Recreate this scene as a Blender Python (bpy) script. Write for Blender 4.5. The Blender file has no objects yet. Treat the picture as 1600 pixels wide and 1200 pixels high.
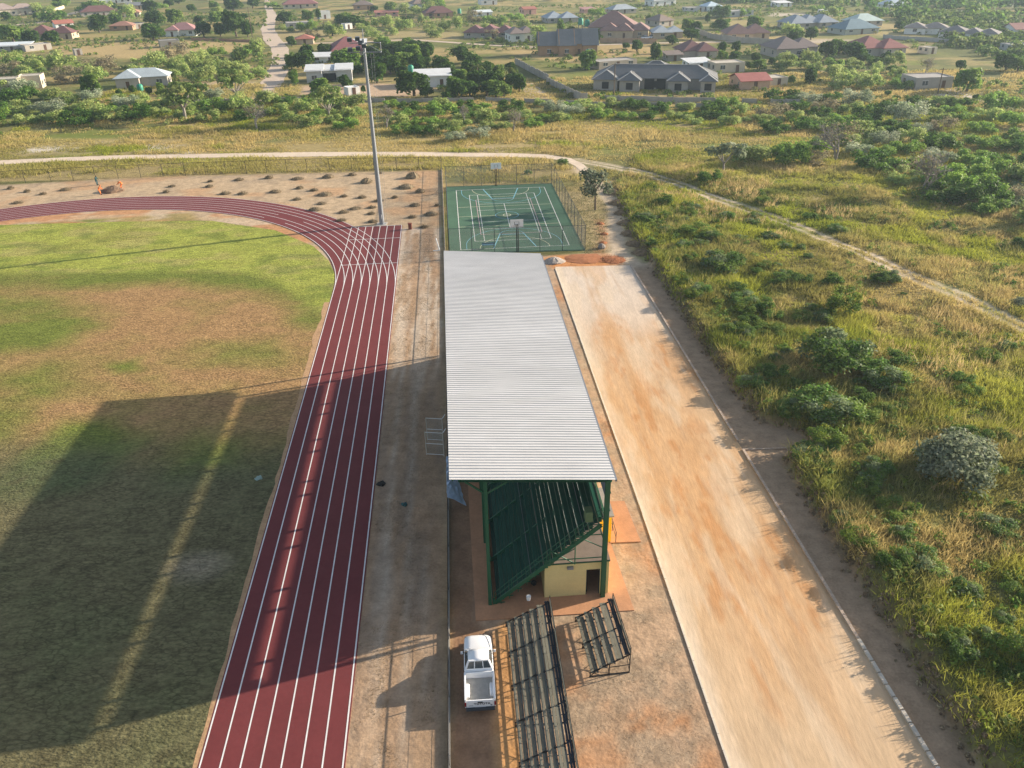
import bpy, bmesh, math, random
import numpy as np
from mathutils import Vector, Matrix

# ------------------------------------------------------------------ camera, sky, sun, exposure
SC = bpy.context.scene
F_PX, TH, CAM_H, RO = 1261.0, math.radians(28.95), 38.06, -0.0199
S_, C_ = math.sin(TH), math.cos(TH)
CR, SR = math.cos(RO), math.sin(RO)
cam = bpy.data.cameras.new('camera')
cam.sensor_width = 36.0
cam.lens = F_PX / 1600 * 36.0
cam.clip_start, cam.clip_end = 0.5, 9000
camo = bpy.data.objects.new('camera', cam)
SC.collection.objects.link(camo)
_right, _down, _fwd = Vector((1, 0, 0)), Vector((0, -S_, -C_)), Vector((0, C_, -S_))
_ex = CR * _right - SR * _down
_ed = SR * _right + CR * _down
_m = Matrix((_ex, -_ed, -_fwd)).transposed().to_4x4()
_m.translation = (0, 0, CAM_H)
camo.matrix_world = _m
SC.camera = camo

SUN_EL, SUN_AZ = math.radians(17.2), math.radians(18.2)     # azimuth from +X towards +Y
w = bpy.data.worlds.new('World'); SC.world = w; w.use_nodes = True
nt = w.node_tree
sky = nt.nodes.new('ShaderNodeTexSky'); sky.sky_type = 'NISHITA'; sky.sun_disc = False
sky.sun_elevation = SUN_EL; sky.sun_rotation = math.pi / 2 - SUN_AZ
sky.altitude = 300; sky.dust_density = 1.6
hs_ = nt.nodes.new('ShaderNodeHueSaturation'); hs_.inputs['Saturation'].default_value = .72
nt.links.new(sky.outputs[0], hs_.inputs['Color']); nt.links.new(hs_.outputs[0], nt.nodes['Background'].inputs[0])
nt.nodes['Background'].inputs[1].default_value = 0.10
sl = bpy.data.lights.new('sun', 'SUN'); sl.energy = 5.0; sl.angle = math.radians(0.5); sl.color = (1.0, 0.86, 0.68)
so = bpy.data.objects.new('sun', sl); SC.collection.objects.link(so)
so.rotation_euler = Vector((-math.cos(SUN_EL) * math.cos(SUN_AZ), -math.cos(SUN_EL) * math.sin(SUN_AZ), -math.sin(SUN_EL))).to_track_quat('-Z', 'Y').to_euler()
so.location = (60, 20, 90)
SC.view_settings.view_transform = 'Standard'; SC.view_settings.look = 'None'
SC.view_settings.exposure = 1.12; SC.view_settings.gamma = 1
SC.view_settings.use_curve_mapping = False
SC.cycles.use_denoising = True; SC.cycles.denoising_prefilter = 'NONE'
SC.cycles.max_bounces = 6; SC.cycles.diffuse_bounces = 3; SC.cycles.glossy_bounces = 2
SC.cycles.transparent_max_bounces = 12; SC.cycles.volume_bounces = 0

rng = np.random.default_rng(7)
random.seed(7)
PI = math.pi

# ------------------------------------------------------------------ plan helpers (photo pixel -> ground point)
def gp(x, y, z=0.0):
    a, b = x - 800, y - 600
    u, v = (CR * a + SR * b) / F_PX, (-SR * a + CR * b) / F_PX
    d = (CAM_H - z) / (S_ + v * C_)
    return (u * d, d * (C_ - v * S_))

def gps(pts, z=0.0): return [gp(x, y, z) for x, y in pts]

def pxsize(x, y):            # metres per photo pixel at that ground point
    X, Y = gp(x, y)
    return (Y * C_ + CAM_H * S_) / F_PX

# ------------------------------------------------------------------ numeric noise
def _hash(ix, iy, seed):
    h = (ix.astype(np.int64) * 374761393 + iy.astype(np.int64) * 668265263 + seed * 982451653) & 0x7fffffff
    h = ((h ^ (h >> 13)) * 1274126177) & 0x7fffffff
    return ((h ^ (h >> 16)) & 0xffff) / 65535.0

def vnoise(x, y, seed=0):
    x = np.asarray(x, float); y = np.asarray(y, float)
    ix, iy = np.floor(x), np.floor(y)
    fx, fy = x - ix, y - iy
    fx = fx * fx * (3 - 2 * fx); fy = fy * fy * (3 - 2 * fy)
    a, b = _hash(ix, iy, seed), _hash(ix + 1, iy, seed)
    c, d = _hash(ix, iy + 1, seed), _hash(ix + 1, iy + 1, seed)
    return (a * (1 - fx) + b * fx) * (1 - fy) + (c * (1 - fx) + d * fx) * fy

def fbm(x, y, seed=0, octv=4):
    s, amp, tot = 0, 1, 0
    for i in range(octv):
        s = s + amp * vnoise(np.asarray(x) * 2 ** i + 17 * i, np.asarray(y) * 2 ** i - 9 * i, seed + i)
        tot += amp; amp *= .5
    return s / tot

def sstep(a, b, x):
    t = np.clip((np.asarray(x, float) - a) / (b - a), 0, 1)
    return t * t * (3 - 2 * t)

def inpoly(X, Y, poly):
    X = np.asarray(X); Y = np.asarray(Y); r = np.zeros(X.shape, bool)
    n = len(poly)
    for i in range(n):
        x0, y0 = poly[i]; x1, y1 = poly[(i + 1) % n]
        if y0 == y1: continue
        c = ((y0 > Y) != (y1 > Y)) & (X < (x1 - x0) * (Y - y0) / (y1 - y0) + x0)
        r ^= c
    return r

def dist_line(X, Y, pts):
    d = np.full(np.shape(X), 1e9)
    for (x0, y0), (x1, y1) in zip(pts[:-1], pts[1:]):
        dx, dy = x1 - x0, y1 - y0
        t = np.clip(((X - x0) * dx + (Y - y0) * dy) / (dx * dx + dy * dy + 1e-9), 0, 1)
        d = np.minimum(d, np.hypot(X - x0 - t * dx, Y - y0 - t * dy))
    return d

def softpoly(X, Y, poly, soft):
    ins = inpoly(X, Y, poly)
    d = dist_line(X, Y, list(poly) + [poly[0]])
    sd = np.where(ins, d, -d)
    return sstep(-soft, soft, sd)

def blob(X, Y, cx, cy, rx, ry):
    return np.clip(1.3 - np.hypot((X - cx) / rx, (Y - cy) / ry), 0, 1)

# terrain: a cut bank right of the road
_bY = np.array([-60, 26.7, 33, 42.4, 53.5, 55.2, 57.0, 59.2, 61.2, 76.3, 96.7, 114.8, 139, 175])
_bX = np.array([24.6, 23.9, 23.7, 23.1, 22.5, 22.6, 25.8, 25.3, 22.1, 20.4, 19.1, 17.9, 18.4, 30])
def bank_x(Y): return np.interp(Y, _bY, _bX)
def gz(X, Y):
    X = np.asarray(X, float); Y = np.asarray(Y, float)
    xb = bank_x(Y) + (fbm(X * .0 + 3, Y * 1.1, 31, 3) - .5) * 1.1
    h = sstep(-.25, .8, X - xb) * (0.95 - .75 * sstep(95, 150, Y)) * (1 - sstep(165, 200, Y))
    rough = sstep(-.2, .5, X - xb) * (1 - sstep(.8, 3.0, X - xb)) * (Y < 145)
    h = h + rough * (fbm(X * 1.3, Y * 1.3, 5, 3) - .45) * .9
    h = h + sstep(0, 6, X - xb) * (fbm(X * .12, Y * .12, 77, 3) - .5) * 1.0 * (1 - sstep(140, 190, Y))
    return h
def gzs(x, y): return float(gz(np.array([x]), np.array([y]))[0])
def gpt(x, y):
    z = 0
    for _ in range(5):
        X, Y = gp(x, y, z); z = gzs(X, Y)
    return X, Y, z

# ------------------------------------------------------------------ object helpers
COL = SC.collection
def link(o, parent=None):
    COL.objects.link(o)
    if parent is not None: o.parent = parent
    return o
def tag(o, label=None, cat=None, group=None, kind=None):
    if label: o['label'] = label
    if cat: o['category'] = cat
    if group: o['group'] = group
    if kind: o['kind'] = kind
    return o
def empty(name, loc=(0, 0, 0), rz=0, label=None, cat=None, group=None):
    o = bpy.data.objects.new(name, None); o.empty_display_size = .3
    o.location = loc; o.rotation_euler = (0, 0, rz)
    link(o); return tag(o, label, cat, group)

def np_mesh(name, V, Fc, mats, col=None, smooth=False, midx=None):
    V = np.asarray(V, np.float32); me = bpy.data.meshes.new(name)
    if isinstance(Fc, np.ndarray):
        k = Fc.shape[1]; n = len(Fc)
        me.vertices.add(len(V)); me.vertices.foreach_set('co', V.ravel())
        me.loops.add(n * k); me.loops.foreach_set('vertex_index', Fc.ravel().astype(np.int32))
        me.polygons.add(n); me.polygons.foreach_set('loop_start', np.arange(0, n * k, k, dtype=np.int32))
        me.polygons.foreach_set('loop_total', np.full(n, k, np.int32))
        me.update(calc_edges=True)
    else:
        me.from_pydata([tuple(map(float, v)) for v in V], [], [tuple(f) for f in Fc]); me.update()
    for m in (mats if isinstance(mats, (list, tuple)) else [mats]): me.materials.append(m)
    if midx is not None: me.polygons.foreach_set('material_index', np.asarray(midx, np.int32))
    if col is not None:
        a = me.attributes.new('col', 'FLOAT_COLOR', 'POINT')
        c = np.ones((len(V), 4), np.float32); c[:, :3] = col
        a.data.foreach_set('color', c.ravel())
    if smooth: me.polygons.foreach_set('use_smooth', np.ones(len(me.polygons), bool))
    me.validate(verbose=False)
    return me
def np_obj(name, V, Fc, mats, parent=None, col=None, smooth=False, midx=None):
    return link(bpy.data.objects.new(name, np_mesh(name, V, Fc, mats, col, smooth, midx)), parent)

class MB:
    """collects boxes, beams, tubes and polygons into one mesh"""
    def __init__(s): s.v, s.f, s.sm = [], [], []
    def add(s, vs, fs, smooth=False):
        o = len(s.v); s.v += [tuple(map(float, p)) for p in vs]
        for f in fs: s.f.append(tuple(i + o for i in f)); s.sm.append(smooth)
        return s
    def box(s, x0, y0, z0, x1, y1, z1):
        v = [(x0, y0, z0), (x1, y0, z0), (x1, y1, z0), (x0, y1, z0), (x0, y0, z1), (x1, y0, z1), (x1, y1, z1), (x0, y1, z1)]
        return s.add(v, [(0, 3, 2, 1), (4, 5, 6, 7), (0, 1, 5, 4), (1, 2, 6, 5), (2, 3, 7, 6), (3, 0, 4, 7)])
    def beam(s, p, q, a, b=None):
        b = b or a; p, q = Vector(p), Vector(q); d = (q - p).normalized()
        up = Vector((0, 0, 1)) if abs(d.z) < .95 else Vector((0, 1, 0))
        x = d.cross(up).normalized(); y = x.cross(d).normalized()
        v = [c + x * i * a / 2 + y * j * b / 2 for c in (p, q) for i, j in ((-1, -1), (1, -1), (1, 1), (-1, 1))]
        return s.add(v, [(0, 3, 2, 1), (4, 5, 6, 7), (0, 1, 5, 4), (1, 2, 6, 5), (2, 3, 7, 6), (3, 0, 4, 7)])
    def tube(s, p, q, r0, r1=None, n=8, cap=True):
        r1 = r0 if r1 is None else r1; p, q = Vector(p), Vector(q); d = (q - p).normalized()
        up = Vector((0, 0, 1)) if abs(d.z) < .95 else Vector((0, 1, 0))
        x = d.cross(up).normalized(); y = x.cross(d).normalized()
        v = [c + x * r * math.cos(2 * PI * k / n) + y * r * math.sin(2 * PI * k / n) for c, r in ((p, r0), (q, r1)) for k in range(n)]
        fs = [(k, (k + 1) % n, n + (k + 1) % n, n + k) for k in range(n)]
        s.add(v, fs, True)
        if cap: s.add(v[:n], [tuple(range(n))[::-1]]); s.add(v[n:], [tuple(range(n))])
        return s
    def path(s, pts, r, n=6):
        for a, b in zip(pts[:-1], pts[1:]): s.tube(a, b, r, r, n, True)
        return s
    def loft(s, secs, smooth=True, cap=True):
        n = len(secs[0]); v = [p for c in secs for p in c]
        fs = []
        for i in range(len(secs) - 1):
            for k in range(n):
                fs.append((i * n + k, i * n + (k + 1) % n, (i + 1) * n + (k + 1) % n, (i + 1) * n + k))
        s.add(v, fs, smooth)
        if cap: s.add(secs[0], [tuple(range(n))[::-1]]); s.add(secs[-1], [tuple(range(n))])
        return s
    def poly(s, pts): return s.add(pts, [tuple(range(len(pts)))])
    def prism(s, pts, z0, z1):
        n = len(pts)
        a = sum(pts[i][0] * pts[(i + 1) % n][1] - pts[(i + 1) % n][0] * pts[i][1] for i in range(n))
        if a < 0: pts = pts[::-1]
        v = [(x, y, z0) for x, y in pts] + [(x, y, z1) for x, y in pts]
        return s.add(v, [tuple(range(n))[::-1], tuple(range(n, 2 * n))] + [(i, (i + 1) % n, n + (i + 1) % n, n + i) for i in range(n)])
    def strip(s, pts, wd, z, z1=None):
        """flat ribbon of width wd along 2-D pts (z may be a function)"""
        pts = [Vector((p[0], p[1])) for p in pts]; L, R = [], []
        for i, p in enumerate(pts):
            a, b = pts[max(0, i - 1)], pts[min(len(pts) - 1, i + 1)]
            d = (b - a).normalized(); nn = Vector((-d.y, d.x))
            wv = wd[i] if isinstance(wd, (list, tuple)) else wd
            L.append(p + nn * wv / 2); R.append(p - nn * wv / 2)
        zf = z if callable(z) else (lambda x, y: z)
        if z1 is None:
            v = [(p.x, p.y, zf(p.x, p.y)) for p in L] + [(p.x, p.y, zf(p.x, p.y)) for p in R]; n = len(L)
            return s.add(v, [(n + i, n + i + 1, i + 1, i) for i in range(n - 1)])
        for i in range(len(L) - 1):
            q = [(R[i].x, R[i].y), (R[i + 1].x, R[i + 1].y), (L[i + 1].x, L[i + 1].y), (L[i].x, L[i].y)]
            s.prism(q, z, z1)
        return s
    def build(s, name, mat, parent=None, bevel=0):
        me = bpy.data.meshes.new(name); me.from_pydata(s.v, [], s.f)
        me.polygons.foreach_set('use_smooth', s.sm)
        for m in (mat if isinstance(mat, (list, tuple)) else [mat]): me.materials.append(m)
        me.update()
        if bevel:
            bm = bmesh.new(); bm.from_mesh(me); bmesh.ops.remove_doubles(bm, verts=bm.verts, dist=1e-4)
            es = [e for e in bm.edges if len(e.link_faces) == 2 and e.calc_face_angle(0) > .7]
            bmesh.ops.bevel(bm, geom=es, offset=bevel, segments=2, affect='EDGES', profile=.5)
            bm.to_mesh(me); bm.free()
        return link(bpy.data.objects.new(name, me), parent)

# ------------------------------------------------------------------ materials
_mc = {}
def mat(name, col, rough=.8, metal=0.0, var=.12, vscale=1.5, bump=0.0, bscale=8.0, attr=False, transl=0.0, spec=.3, rand=0.0, detail=5, fine=None, sx=(1, 1, 1), cell=None):
    if name in _mc: return _mc[name]
    m = bpy.data.materials.new(name); m.use_nodes = True; t = m.node_tree; N, L = t.nodes, t.links
    b = N['Principled BSDF']; b.inputs['Roughness'].default_value = rough; b.inputs['Metallic'].default_value = metal
    b.inputs['Specular IOR Level'].default_value = spec
    tc = N.new('ShaderNodeTexCoord'); mp = N.new('ShaderNodeMapping'); mp.inputs['Scale'].default_value = sx
    L.new(tc.outputs['Object'], mp.inputs[0])
    if attr:
        src = N.new('ShaderNodeAttribute'); src.attribute_name = 'col'; base = src.outputs['Color']
    else:
        rgb = N.new('ShaderNodeRGB'); rgb.outputs[0].default_value = (*col, 1); base = rgb.outputs[0]
    def modulate(base, scale, amount, det):
        nz = N.new('ShaderNodeTexNoise'); nz.inputs['Scale'].default_value = scale; nz.inputs['Detail'].default_value = det; nz.inputs['Roughness'].default_value = .65
        L.new(mp.outputs[0], nz.inputs['Vector'])
        mr = N.new('ShaderNodeMapRange'); mr.inputs[1].default_value = .25; mr.inputs[2].default_value = .75
        mr.inputs[3].default_value = 1 - amount; mr.inputs[4].default_value = 1 + amount
        L.new(nz.outputs[0], mr.inputs[0])
        vm = N.new('ShaderNodeVectorMath'); vm.operation = 'SCALE'
        L.new(base, vm.inputs[0]); L.new(mr.outputs[0], vm.inputs['Scale']); return vm.outputs[0]
    if var: base = modulate(base, vscale, var, detail)
    if fine: base = modulate(base, fine[0], fine[1], 3)
    if cell:
        vo = N.new('ShaderNodeTexVoronoi'); vo.feature = 'DISTANCE_TO_EDGE'; vo.inputs['Scale'].default_value = cell[0]
        mp2 = N.new('ShaderNodeMapping'); mp2.inputs['Scale'].default_value = (.55, 1.4, 1); L.new(tc.outputs['Object'], mp2.inputs[0]); L.new(mp2.outputs[0], vo.inputs['Vector'])
        nz = N.new('ShaderNodeTexNoise'); nz.inputs['Scale'].default_value = .35; L.new(tc.outputs['Object'], nz.inputs['Vector'])
        mr = N.new('ShaderNodeMapRange'); mr.inputs[1].default_value = 0; mr.inputs[2].default_value = .10; mr.inputs[3].default_value = 1 - cell[1]; mr.inputs[4].default_value = 1
        L.new(vo.outputs[0], mr.inputs[0])
        m2 = N.new('ShaderNodeMapRange'); m2.inputs[1].default_value = .42; m2.inputs[2].default_value = .62; m2.inputs[3].default_value = 1; m2.inputs[4].default_value = 0; L.new(nz.outputs[0], m2.inputs[0])
        mx_ = N.new('ShaderNodeMath'); mx_.operation = 'MAXIMUM'; L.new(mr.outputs[0], mx_.inputs[0]); L.new(m2.outputs[0], mx_.inputs[1])
        vm = N.new('ShaderNodeVectorMath'); vm.operation = 'SCALE'; L.new(base, vm.inputs[0]); L.new(mx_.outputs[0], vm.inputs['Scale']); base = vm.outputs[0]
    if rand:
        oi = N.new('ShaderNodeObjectInfo'); mr = N.new('ShaderNodeMapRange'); mr.inputs[3].default_value = 1 - rand; mr.inputs[4].default_value = 1 + rand
        L.new(oi.outputs['Random'], mr.inputs[0]); vm = N.new('ShaderNodeVectorMath'); vm.operation = 'SCALE'
        L.new(base, vm.inputs[0]); L.new(mr.outputs[0], vm.inputs['Scale']); base = vm.outputs[0]
    L.new(base, b.inputs['Base Color'])
    if bump:
        nz = N.new('ShaderNodeTexNoise'); nz.inputs['Scale'].default_value = bscale; nz.inputs['Detail'].default_value = 6
        L.new(mp.outputs[0], nz.inputs['Vector'])
        bp = N.new('ShaderNodeBump'); bp.inputs['Strength'].default_value = 1; bp.inputs['Distance'].default_value = bump
        L.new(nz.outputs[0], bp.inputs['Height']); L.new(bp.outputs[0], b.inputs['Normal'])
    if transl:
        out = N['Material Output']; tr = N.new('ShaderNodeBsdfTranslucent'); mx = N.new('ShaderNodeMixShader'); mx.inputs[0].default_value = transl
        L.new(base, tr.inputs[0]); L.new(b.outputs[0], mx.inputs[1]); L.new(tr.outputs[0], mx.inputs[2]); L.new(mx.outputs[0], out.inputs['Surface'])
    _mc[name] = m; return m

def mesh_mat(name, col, cover, scale):
    """woven wire mesh: thin wires, holes between them"""
    if name in _mc: return _mc[name]
    m = bpy.data.materials.new(name); m.use_nodes = True; t = m.node_tree; N, L = t.nodes, t.links
    b = N['Principled BSDF']; b.inputs['Base Color'].default_value = (*col, 1); b.inputs['Roughness'].default_value = .6
    tc = N.new('ShaderNodeTexCoord'); sep = N.new('ShaderNodeSeparateXYZ'); L.new(tc.outputs['UV'], sep.inputs[0])
    def mathn(op, a, bb=None):
        n = N.new('ShaderNodeMath'); n.operation = op
        for i, q in enumerate((a, bb)):
            if q is None: continue
            if isinstance(q, (int, float)): n.inputs[i].default_value = q
            else: L.new(q, n.inputs[i])
        return n.outputs[0]
    s1 = mathn('ADD', sep.outputs[0], sep.outputs[1]); s2 = mathn('SUBTRACT', sep.outputs[0], sep.outputs[1])
    f1 = mathn('LESS_THAN', mathn('FRACT', mathn('MULTIPLY', s1, scale)), cover)
    f2 = mathn('LESS_THAN', mathn('FRACT', mathn('MULTIPLY', s2, scale)), cover)
    f = mathn('MAXIMUM', f1, f2)
    tr = N.new('ShaderNodeBsdfTransparent'); mx = N.new('ShaderNodeMixShader')
    L.new(f, mx.inputs[0]); L.new(tr.outputs[0], mx.inputs[1]); L.new(b.outputs[0], mx.inputs[2])
    L.new(mx.outputs[0], N['Material Output'].inputs['Surface'])
    _mc[name] = m; return m
def mesh_panel(name, pts, h, material, parent, z0=.05):
    """upright panel along 2-D pts with metre UVs"""
    V, Fc, U = [], [], []; s = 0
    for a, b in zip(pts[:-1], pts[1:]):
        d = math.hypot(b[0] - a[0], b[1] - a[1]); o = len(V)
        V += [(a[0], a[1], z0), (b[0], b[1], z0), (b[0], b[1], z0 + h), (a[0], a[1], z0 + h)]
        U += [(s, 0), (s + d, 0), (s + d, h), (s, h)]; Fc.append((o, o + 1, o + 2, o + 3)); s += d
    me = np_mesh(name, V, Fc, material); uv = me.uv_layers.new(name='uv')
    for i, q in enumerate(U): uv.data[i].uv = q
    return link(bpy.data.objects.new(name, me), parent)

M = dict(
    ground=mat('ground_soil', (0, 0, 0), .95, attr=True, var=.30, vscale=.9, bump=.06, bscale=2.6, spec=.1, fine=(6, .16)),
    field=mat('field_turf', (0, 0, 0), .95, attr=True, var=.30, vscale=.9, bump=.10, bscale=4.0, spec=.1, fine=(2.6, .42), sx=(1, 1.7, 1), cell=(2.3, .38)),
    road=mat('road_gravel', (0, 0, 0), .9, attr=True, var=.12, vscale=.9, bump=.015, bscale=5.0, spec=.15, fine=(4, .10), sx=(1, .22, 1)),
    tartan=mat('tartan', (.160, .036, .038), .85, var=.12, vscale=.35, bump=.004, bscale=60, spec=.2, fine=(3, .06)),
    line=mat('line_paint', (.72, .71, .70), .7, var=.08, vscale=2, spec=.2, fine=(1.2, .10)),
    line_yellow=mat('line_paint_yellow', (.62, .60, .42), .7, var=.15, vscale=2),
    line_blue=mat('line_paint_blue', (.22, .50, .62), .7, var=.15, vscale=2),
    line_pink=mat('line_paint_pink', (.60, .42, .45), .7, var=.15, vscale=2),
    court=mat('court_acrylic', (.060, .130, .080), .75, var=.22, vscale=.22, spec=.25, fine=(1.5, .08)),
    slab=mat('terracotta_concrete', (.46, .235, .125), .85, var=.16, vscale=.7, fine=(5, .10), bump=.004, bscale=20),
    concrete=mat('pale_concrete', (.50, .45, .38), .9, var=.15, vscale=1.2, fine=(6, .10)),
    kerbstone=mat('kerb_stone', (.42, .33, .26), .9, var=.2, vscale=1.5, fine=(6, .15)),
    block=mat('cement_block', (.30, .275, .24), .95, var=.16, vscale=.9, fine=(4, .12)),
    roofsheet=mat('roof_zinc', (.57, .565, .56), .5, metal=.1, attr=True, var=.09, vscale=.22, spec=.4, fine=(1.4, .06), sx=(.35, 1, 1)),
    green=mat('green_paint', (.010, .090, .042), .45, var=.12, vscale=1.2, spec=.4),
    greenseat=mat('seat_green', (.010, .078, .050), .55, var=.2, vscale=1.2, spec=.3),
    greyblue=mat('blue_grey_sheeting', (.16, .18, .23), .6, var=.1),
    cream=mat('cream_yellow_plaster', (.70, .56, .25), .85, var=.08, vscale=.8, fine=(5, .05)),
    yellow=mat('bright_yellow_paint', (.80, .50, .02), .6, var=.06),
    dark=mat('dark_void', (.02, .02, .022), .9, var=0),
    glass=mat('window_glass', (.05, .065, .075), .12, var=0, spec=.6),
    galv=mat('galvanised_steel', (.27, .29, .32), .5, metal=.5, var=.08),
    black=mat('black_paint', (.018, .018, .02), .6, var=.1),
    white=mat('white_plastic', (.75, .75, .74), .5, var=.05),
    woodgrey=mat('weathered_board', (.175, .168, .130), .85, var=.25, vscale=1.6, fine=(9, .15), sx=(3, .6, 3)),
    steelblue=mat('blue_black_steel', (.018, .030, .044), .5, var=.15, spec=.4),
    tarp=mat('blue_tarp', (.52, .64, .80), .55, var=.1, spec=.4),
    carpaint=mat('white_car_paint', (.80, .81, .83), .25, var=.02, vscale=3, spec=.55),
    bedliner=mat('bed_steel', (.46, .44, .40), .5, metal=.2, var=.2, vscale=4),
    rubber=mat('rubber', (.02, .02, .02), .8, var=.1),
    redlens=mat('red_lens', (.25, .01, .015), .2, var=0),
    orange=mat('orange_cloth', (.75, .20, .05), .85, var=.1),
    teal=mat('teal_cloth', (.02, .085, .10), .8, var=.1),
    skin=mat('skin', (.12, .06, .035), .6, var=.05),
    hair=mat('hair', (.012, .01, .009), .8, var=.05),
    leaf=mat('leaf', (0, 0, 0), .6, attr=True, var=0, transl=.45, rand=.18, spec=.15),
    grass=mat('grass_blade', (0, 0, 0), .8, attr=True, var=0, transl=.45, spec=.1),
    straw=mat('straw', (.26, .205, .13), .9, var=.2, attr=False, transl=.15),
    bark=mat('bark', (.13, .10, .075), .95, var=.25, vscale=3, rand=.1),
    palebark=mat('pale_bark', (.30, .27, .24), .95, var=.2, vscale=3),
    wire=mat('wire', (.10, .10, .10), .6, var=0),
    tank=mat('green_tank', (.03, .24, .16), .5, var=.05),
)
M['meshgrey'] = mesh_mat('chain_mesh', (.30, .31, .29), .13, 9)
M['meshdark'] = mesh_mat('shade_mesh', (.02, .02, .02), .06, 8)
def wallmat(c): return mat('wall_%02x%02x%02x' % tuple(int(255 * v) for v in c), c, .9, var=.12, vscale=.6, fine=(3, .08))
def roofmat(c):
    g_ = sum(c) / 3; c = tuple(v * .72 + g_ * .28 for v in c)
    return _roofmat(c)
def _roofmat(c): return mat('roof_%02x%02x%02x' % tuple(int(255 * v) for v in c), c, .7, var=.12, vscale=.5, fine=(2.5, .10), spec=.3)

# ------------------------------------------------------------------ key plan geometry
PSI = math.radians(4.36)                    # track straight
def trk(off, s):                            # offset across (to the right), distance along
    return (off * math.cos(PSI) - s * math.sin(PSI), off * math.sin(PSI) + s * math.cos(PSI))
OFF0, LANE, NL = -14.74, 1.079, 8
BR, BC = 39.9, (-62.0 + .55, 90.95)         # bend radius, centre
_b = BC[0] * math.cos(PSI) + BC[1] * math.sin(PSI)
BR = OFF0 - _b
def inner_arc(r, a0, a1, n):
    return [(BC[0] + r * math.cos(a0 + (a1 - a0) * i / n), BC[1] + r * math.sin(a0 + (a1 - a0) * i / n)) for i in range(n + 1)]
ROAD_L = [gp(868, 420), gp(1000, 790), gp(1140, 1200)]
def xl(pts, Y):                             # x on a 2-point line at Y
    (x0, y0), (x1, y1) = pts[0], pts[-1]
    return x0 + (x1 - x0) * (Y - y0) / (y1 - y0)
ROAD_R = [gp(985, 415), gp(1462, 1200)]
field_px = [(-150, 355), (0, 352), (200, 346.5), (330, 345), (430, 360), (490, 385), (514, 408), (524, 430), (519, 460), (500, 520), (470, 610), (420, 770), (365, 930), (330, 1040), (285, 1200)]
field_poly = gps(field_px) + [(-22, 5), (-90, 5), (-150, 60), (-160, 120)]
# keep the turf clear of the running surface
def off_of(p): return p[0] * math.cos(PSI) + p[1] * math.sin(PSI)
fp2 = []
for p in field_poly:
    if off_of(p) > OFF0 - 2.0 and p[1] < BC[1] + 3:
        s = -p[0] * math.sin(PSI) + p[1] * math.cos(PSI); p = trk(OFF0 + .3, s)
    fp2.append(p)
field_poly = fp2
dirt_poly = gps([(-120, 296), (0, 289), (150, 281), (290, 275), (690, 266), (693, 400), (700, 700), (703, 1200)]) + [(-2, 5), (-15, 5)] + [trk(OFF0, 20), trk(OFF0, 80)] + gps([(300, 332), (0, 352), (-150, 358)])
apron_poly = gps([(842, 400), (900, 397), (960, 395), (985, 412)]) + [(19.3, 57), (21.7, 26)] + [(23, 4), (-9, 4)] + gps([(702, 1200), (700, 700), (695, 395)])
PATHS = [  # (points px, width m, name)
    ([(-160, 263), (0, 254), (100, 249), (200, 245.5), (350, 243), (500, 241), (650, 241), (800, 242.5), (850, 244), (885, 249), (905, 258), (918, 270)], [3.6] * 9 + [3.2, 2.6, 1.6]),
]

# ------------------------------------------------------------------ ground sheet
def axis(segs):
    out = [segs[0][0]]
    for a, b, st in segs:
        n = max(1, int(round((b - a) / st))); out += list(np.linspace(a, b, n + 1)[1:])
    return np.array(out)
def growing(a, b, st, k):
    out = [a]; d = st
    while out[-1] < b: out.append(out[-1] + d); d *= k
    return out
gx = np.array(sorted(set([-v for v in growing(110, 3000, 1.2, 1.09)] + list(axis([(-110, -32, .9), (-32, 48, .42), (48, 90, .8)])) + growing(90, 3000, 1.0, 1.08))))
gy_ = np.array(list(axis([(-60, 14, 4), (14, 150, .42), (150, 210, .9)])) + growing(211, 3200, 1.0, 1.02))
X, Y = np.meshgrid(gx, gy_)
Z = gz(X, Y)
def mixc(c, k, w): return c * (1 - w[..., None]) + np.asarray(k) * w[..., None]
n1, n2, n3 = fbm(X * .05, Y * .05, 1), fbm(X * .22, Y * .22, 2), fbm(X * .016, Y * .03, 3)
lush, olive, dry, soil = (.150, .185, .035), (.155, .150, .052), (.33, .25, .105), (.36, .25, .15)
c = np.zeros(X.shape + (3,)) + np.array(olive)
c = mixc(c, dry, sstep(.44, .62, n1 * .6 + n2 * .4))
c = mixc(c, lush, sstep(.52, .66, fbm(X * .09 + 40, Y * .09, 9)) * .8)
c = mixc(c, (.38, .29, .13), (Y > 150) * sstep(.46, .60, n3) * .75)
c = mixc(c, (.15, .165, .045), (Y > 190) * sstep(.50, .60, fbm(X * .035, Y * .05, 72)) * .8)
c = mixc(c, (.10, .115, .035), (Y > 190) * sstep(.54, .62, fbm(X * .12, Y * .12, 73)) * .8)
# grassland right of the bank: greener close to the road, tan beyond
near_bank = (X > bank_x(Y)) & (Y < 150)
gr = np.clip(1 - (X - bank_x(Y)) / 26, 0, 1) * near_bank
c = mixc(c, (.085, .105, .03), gr * .6 * sstep(.35, .6, n2))
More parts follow.
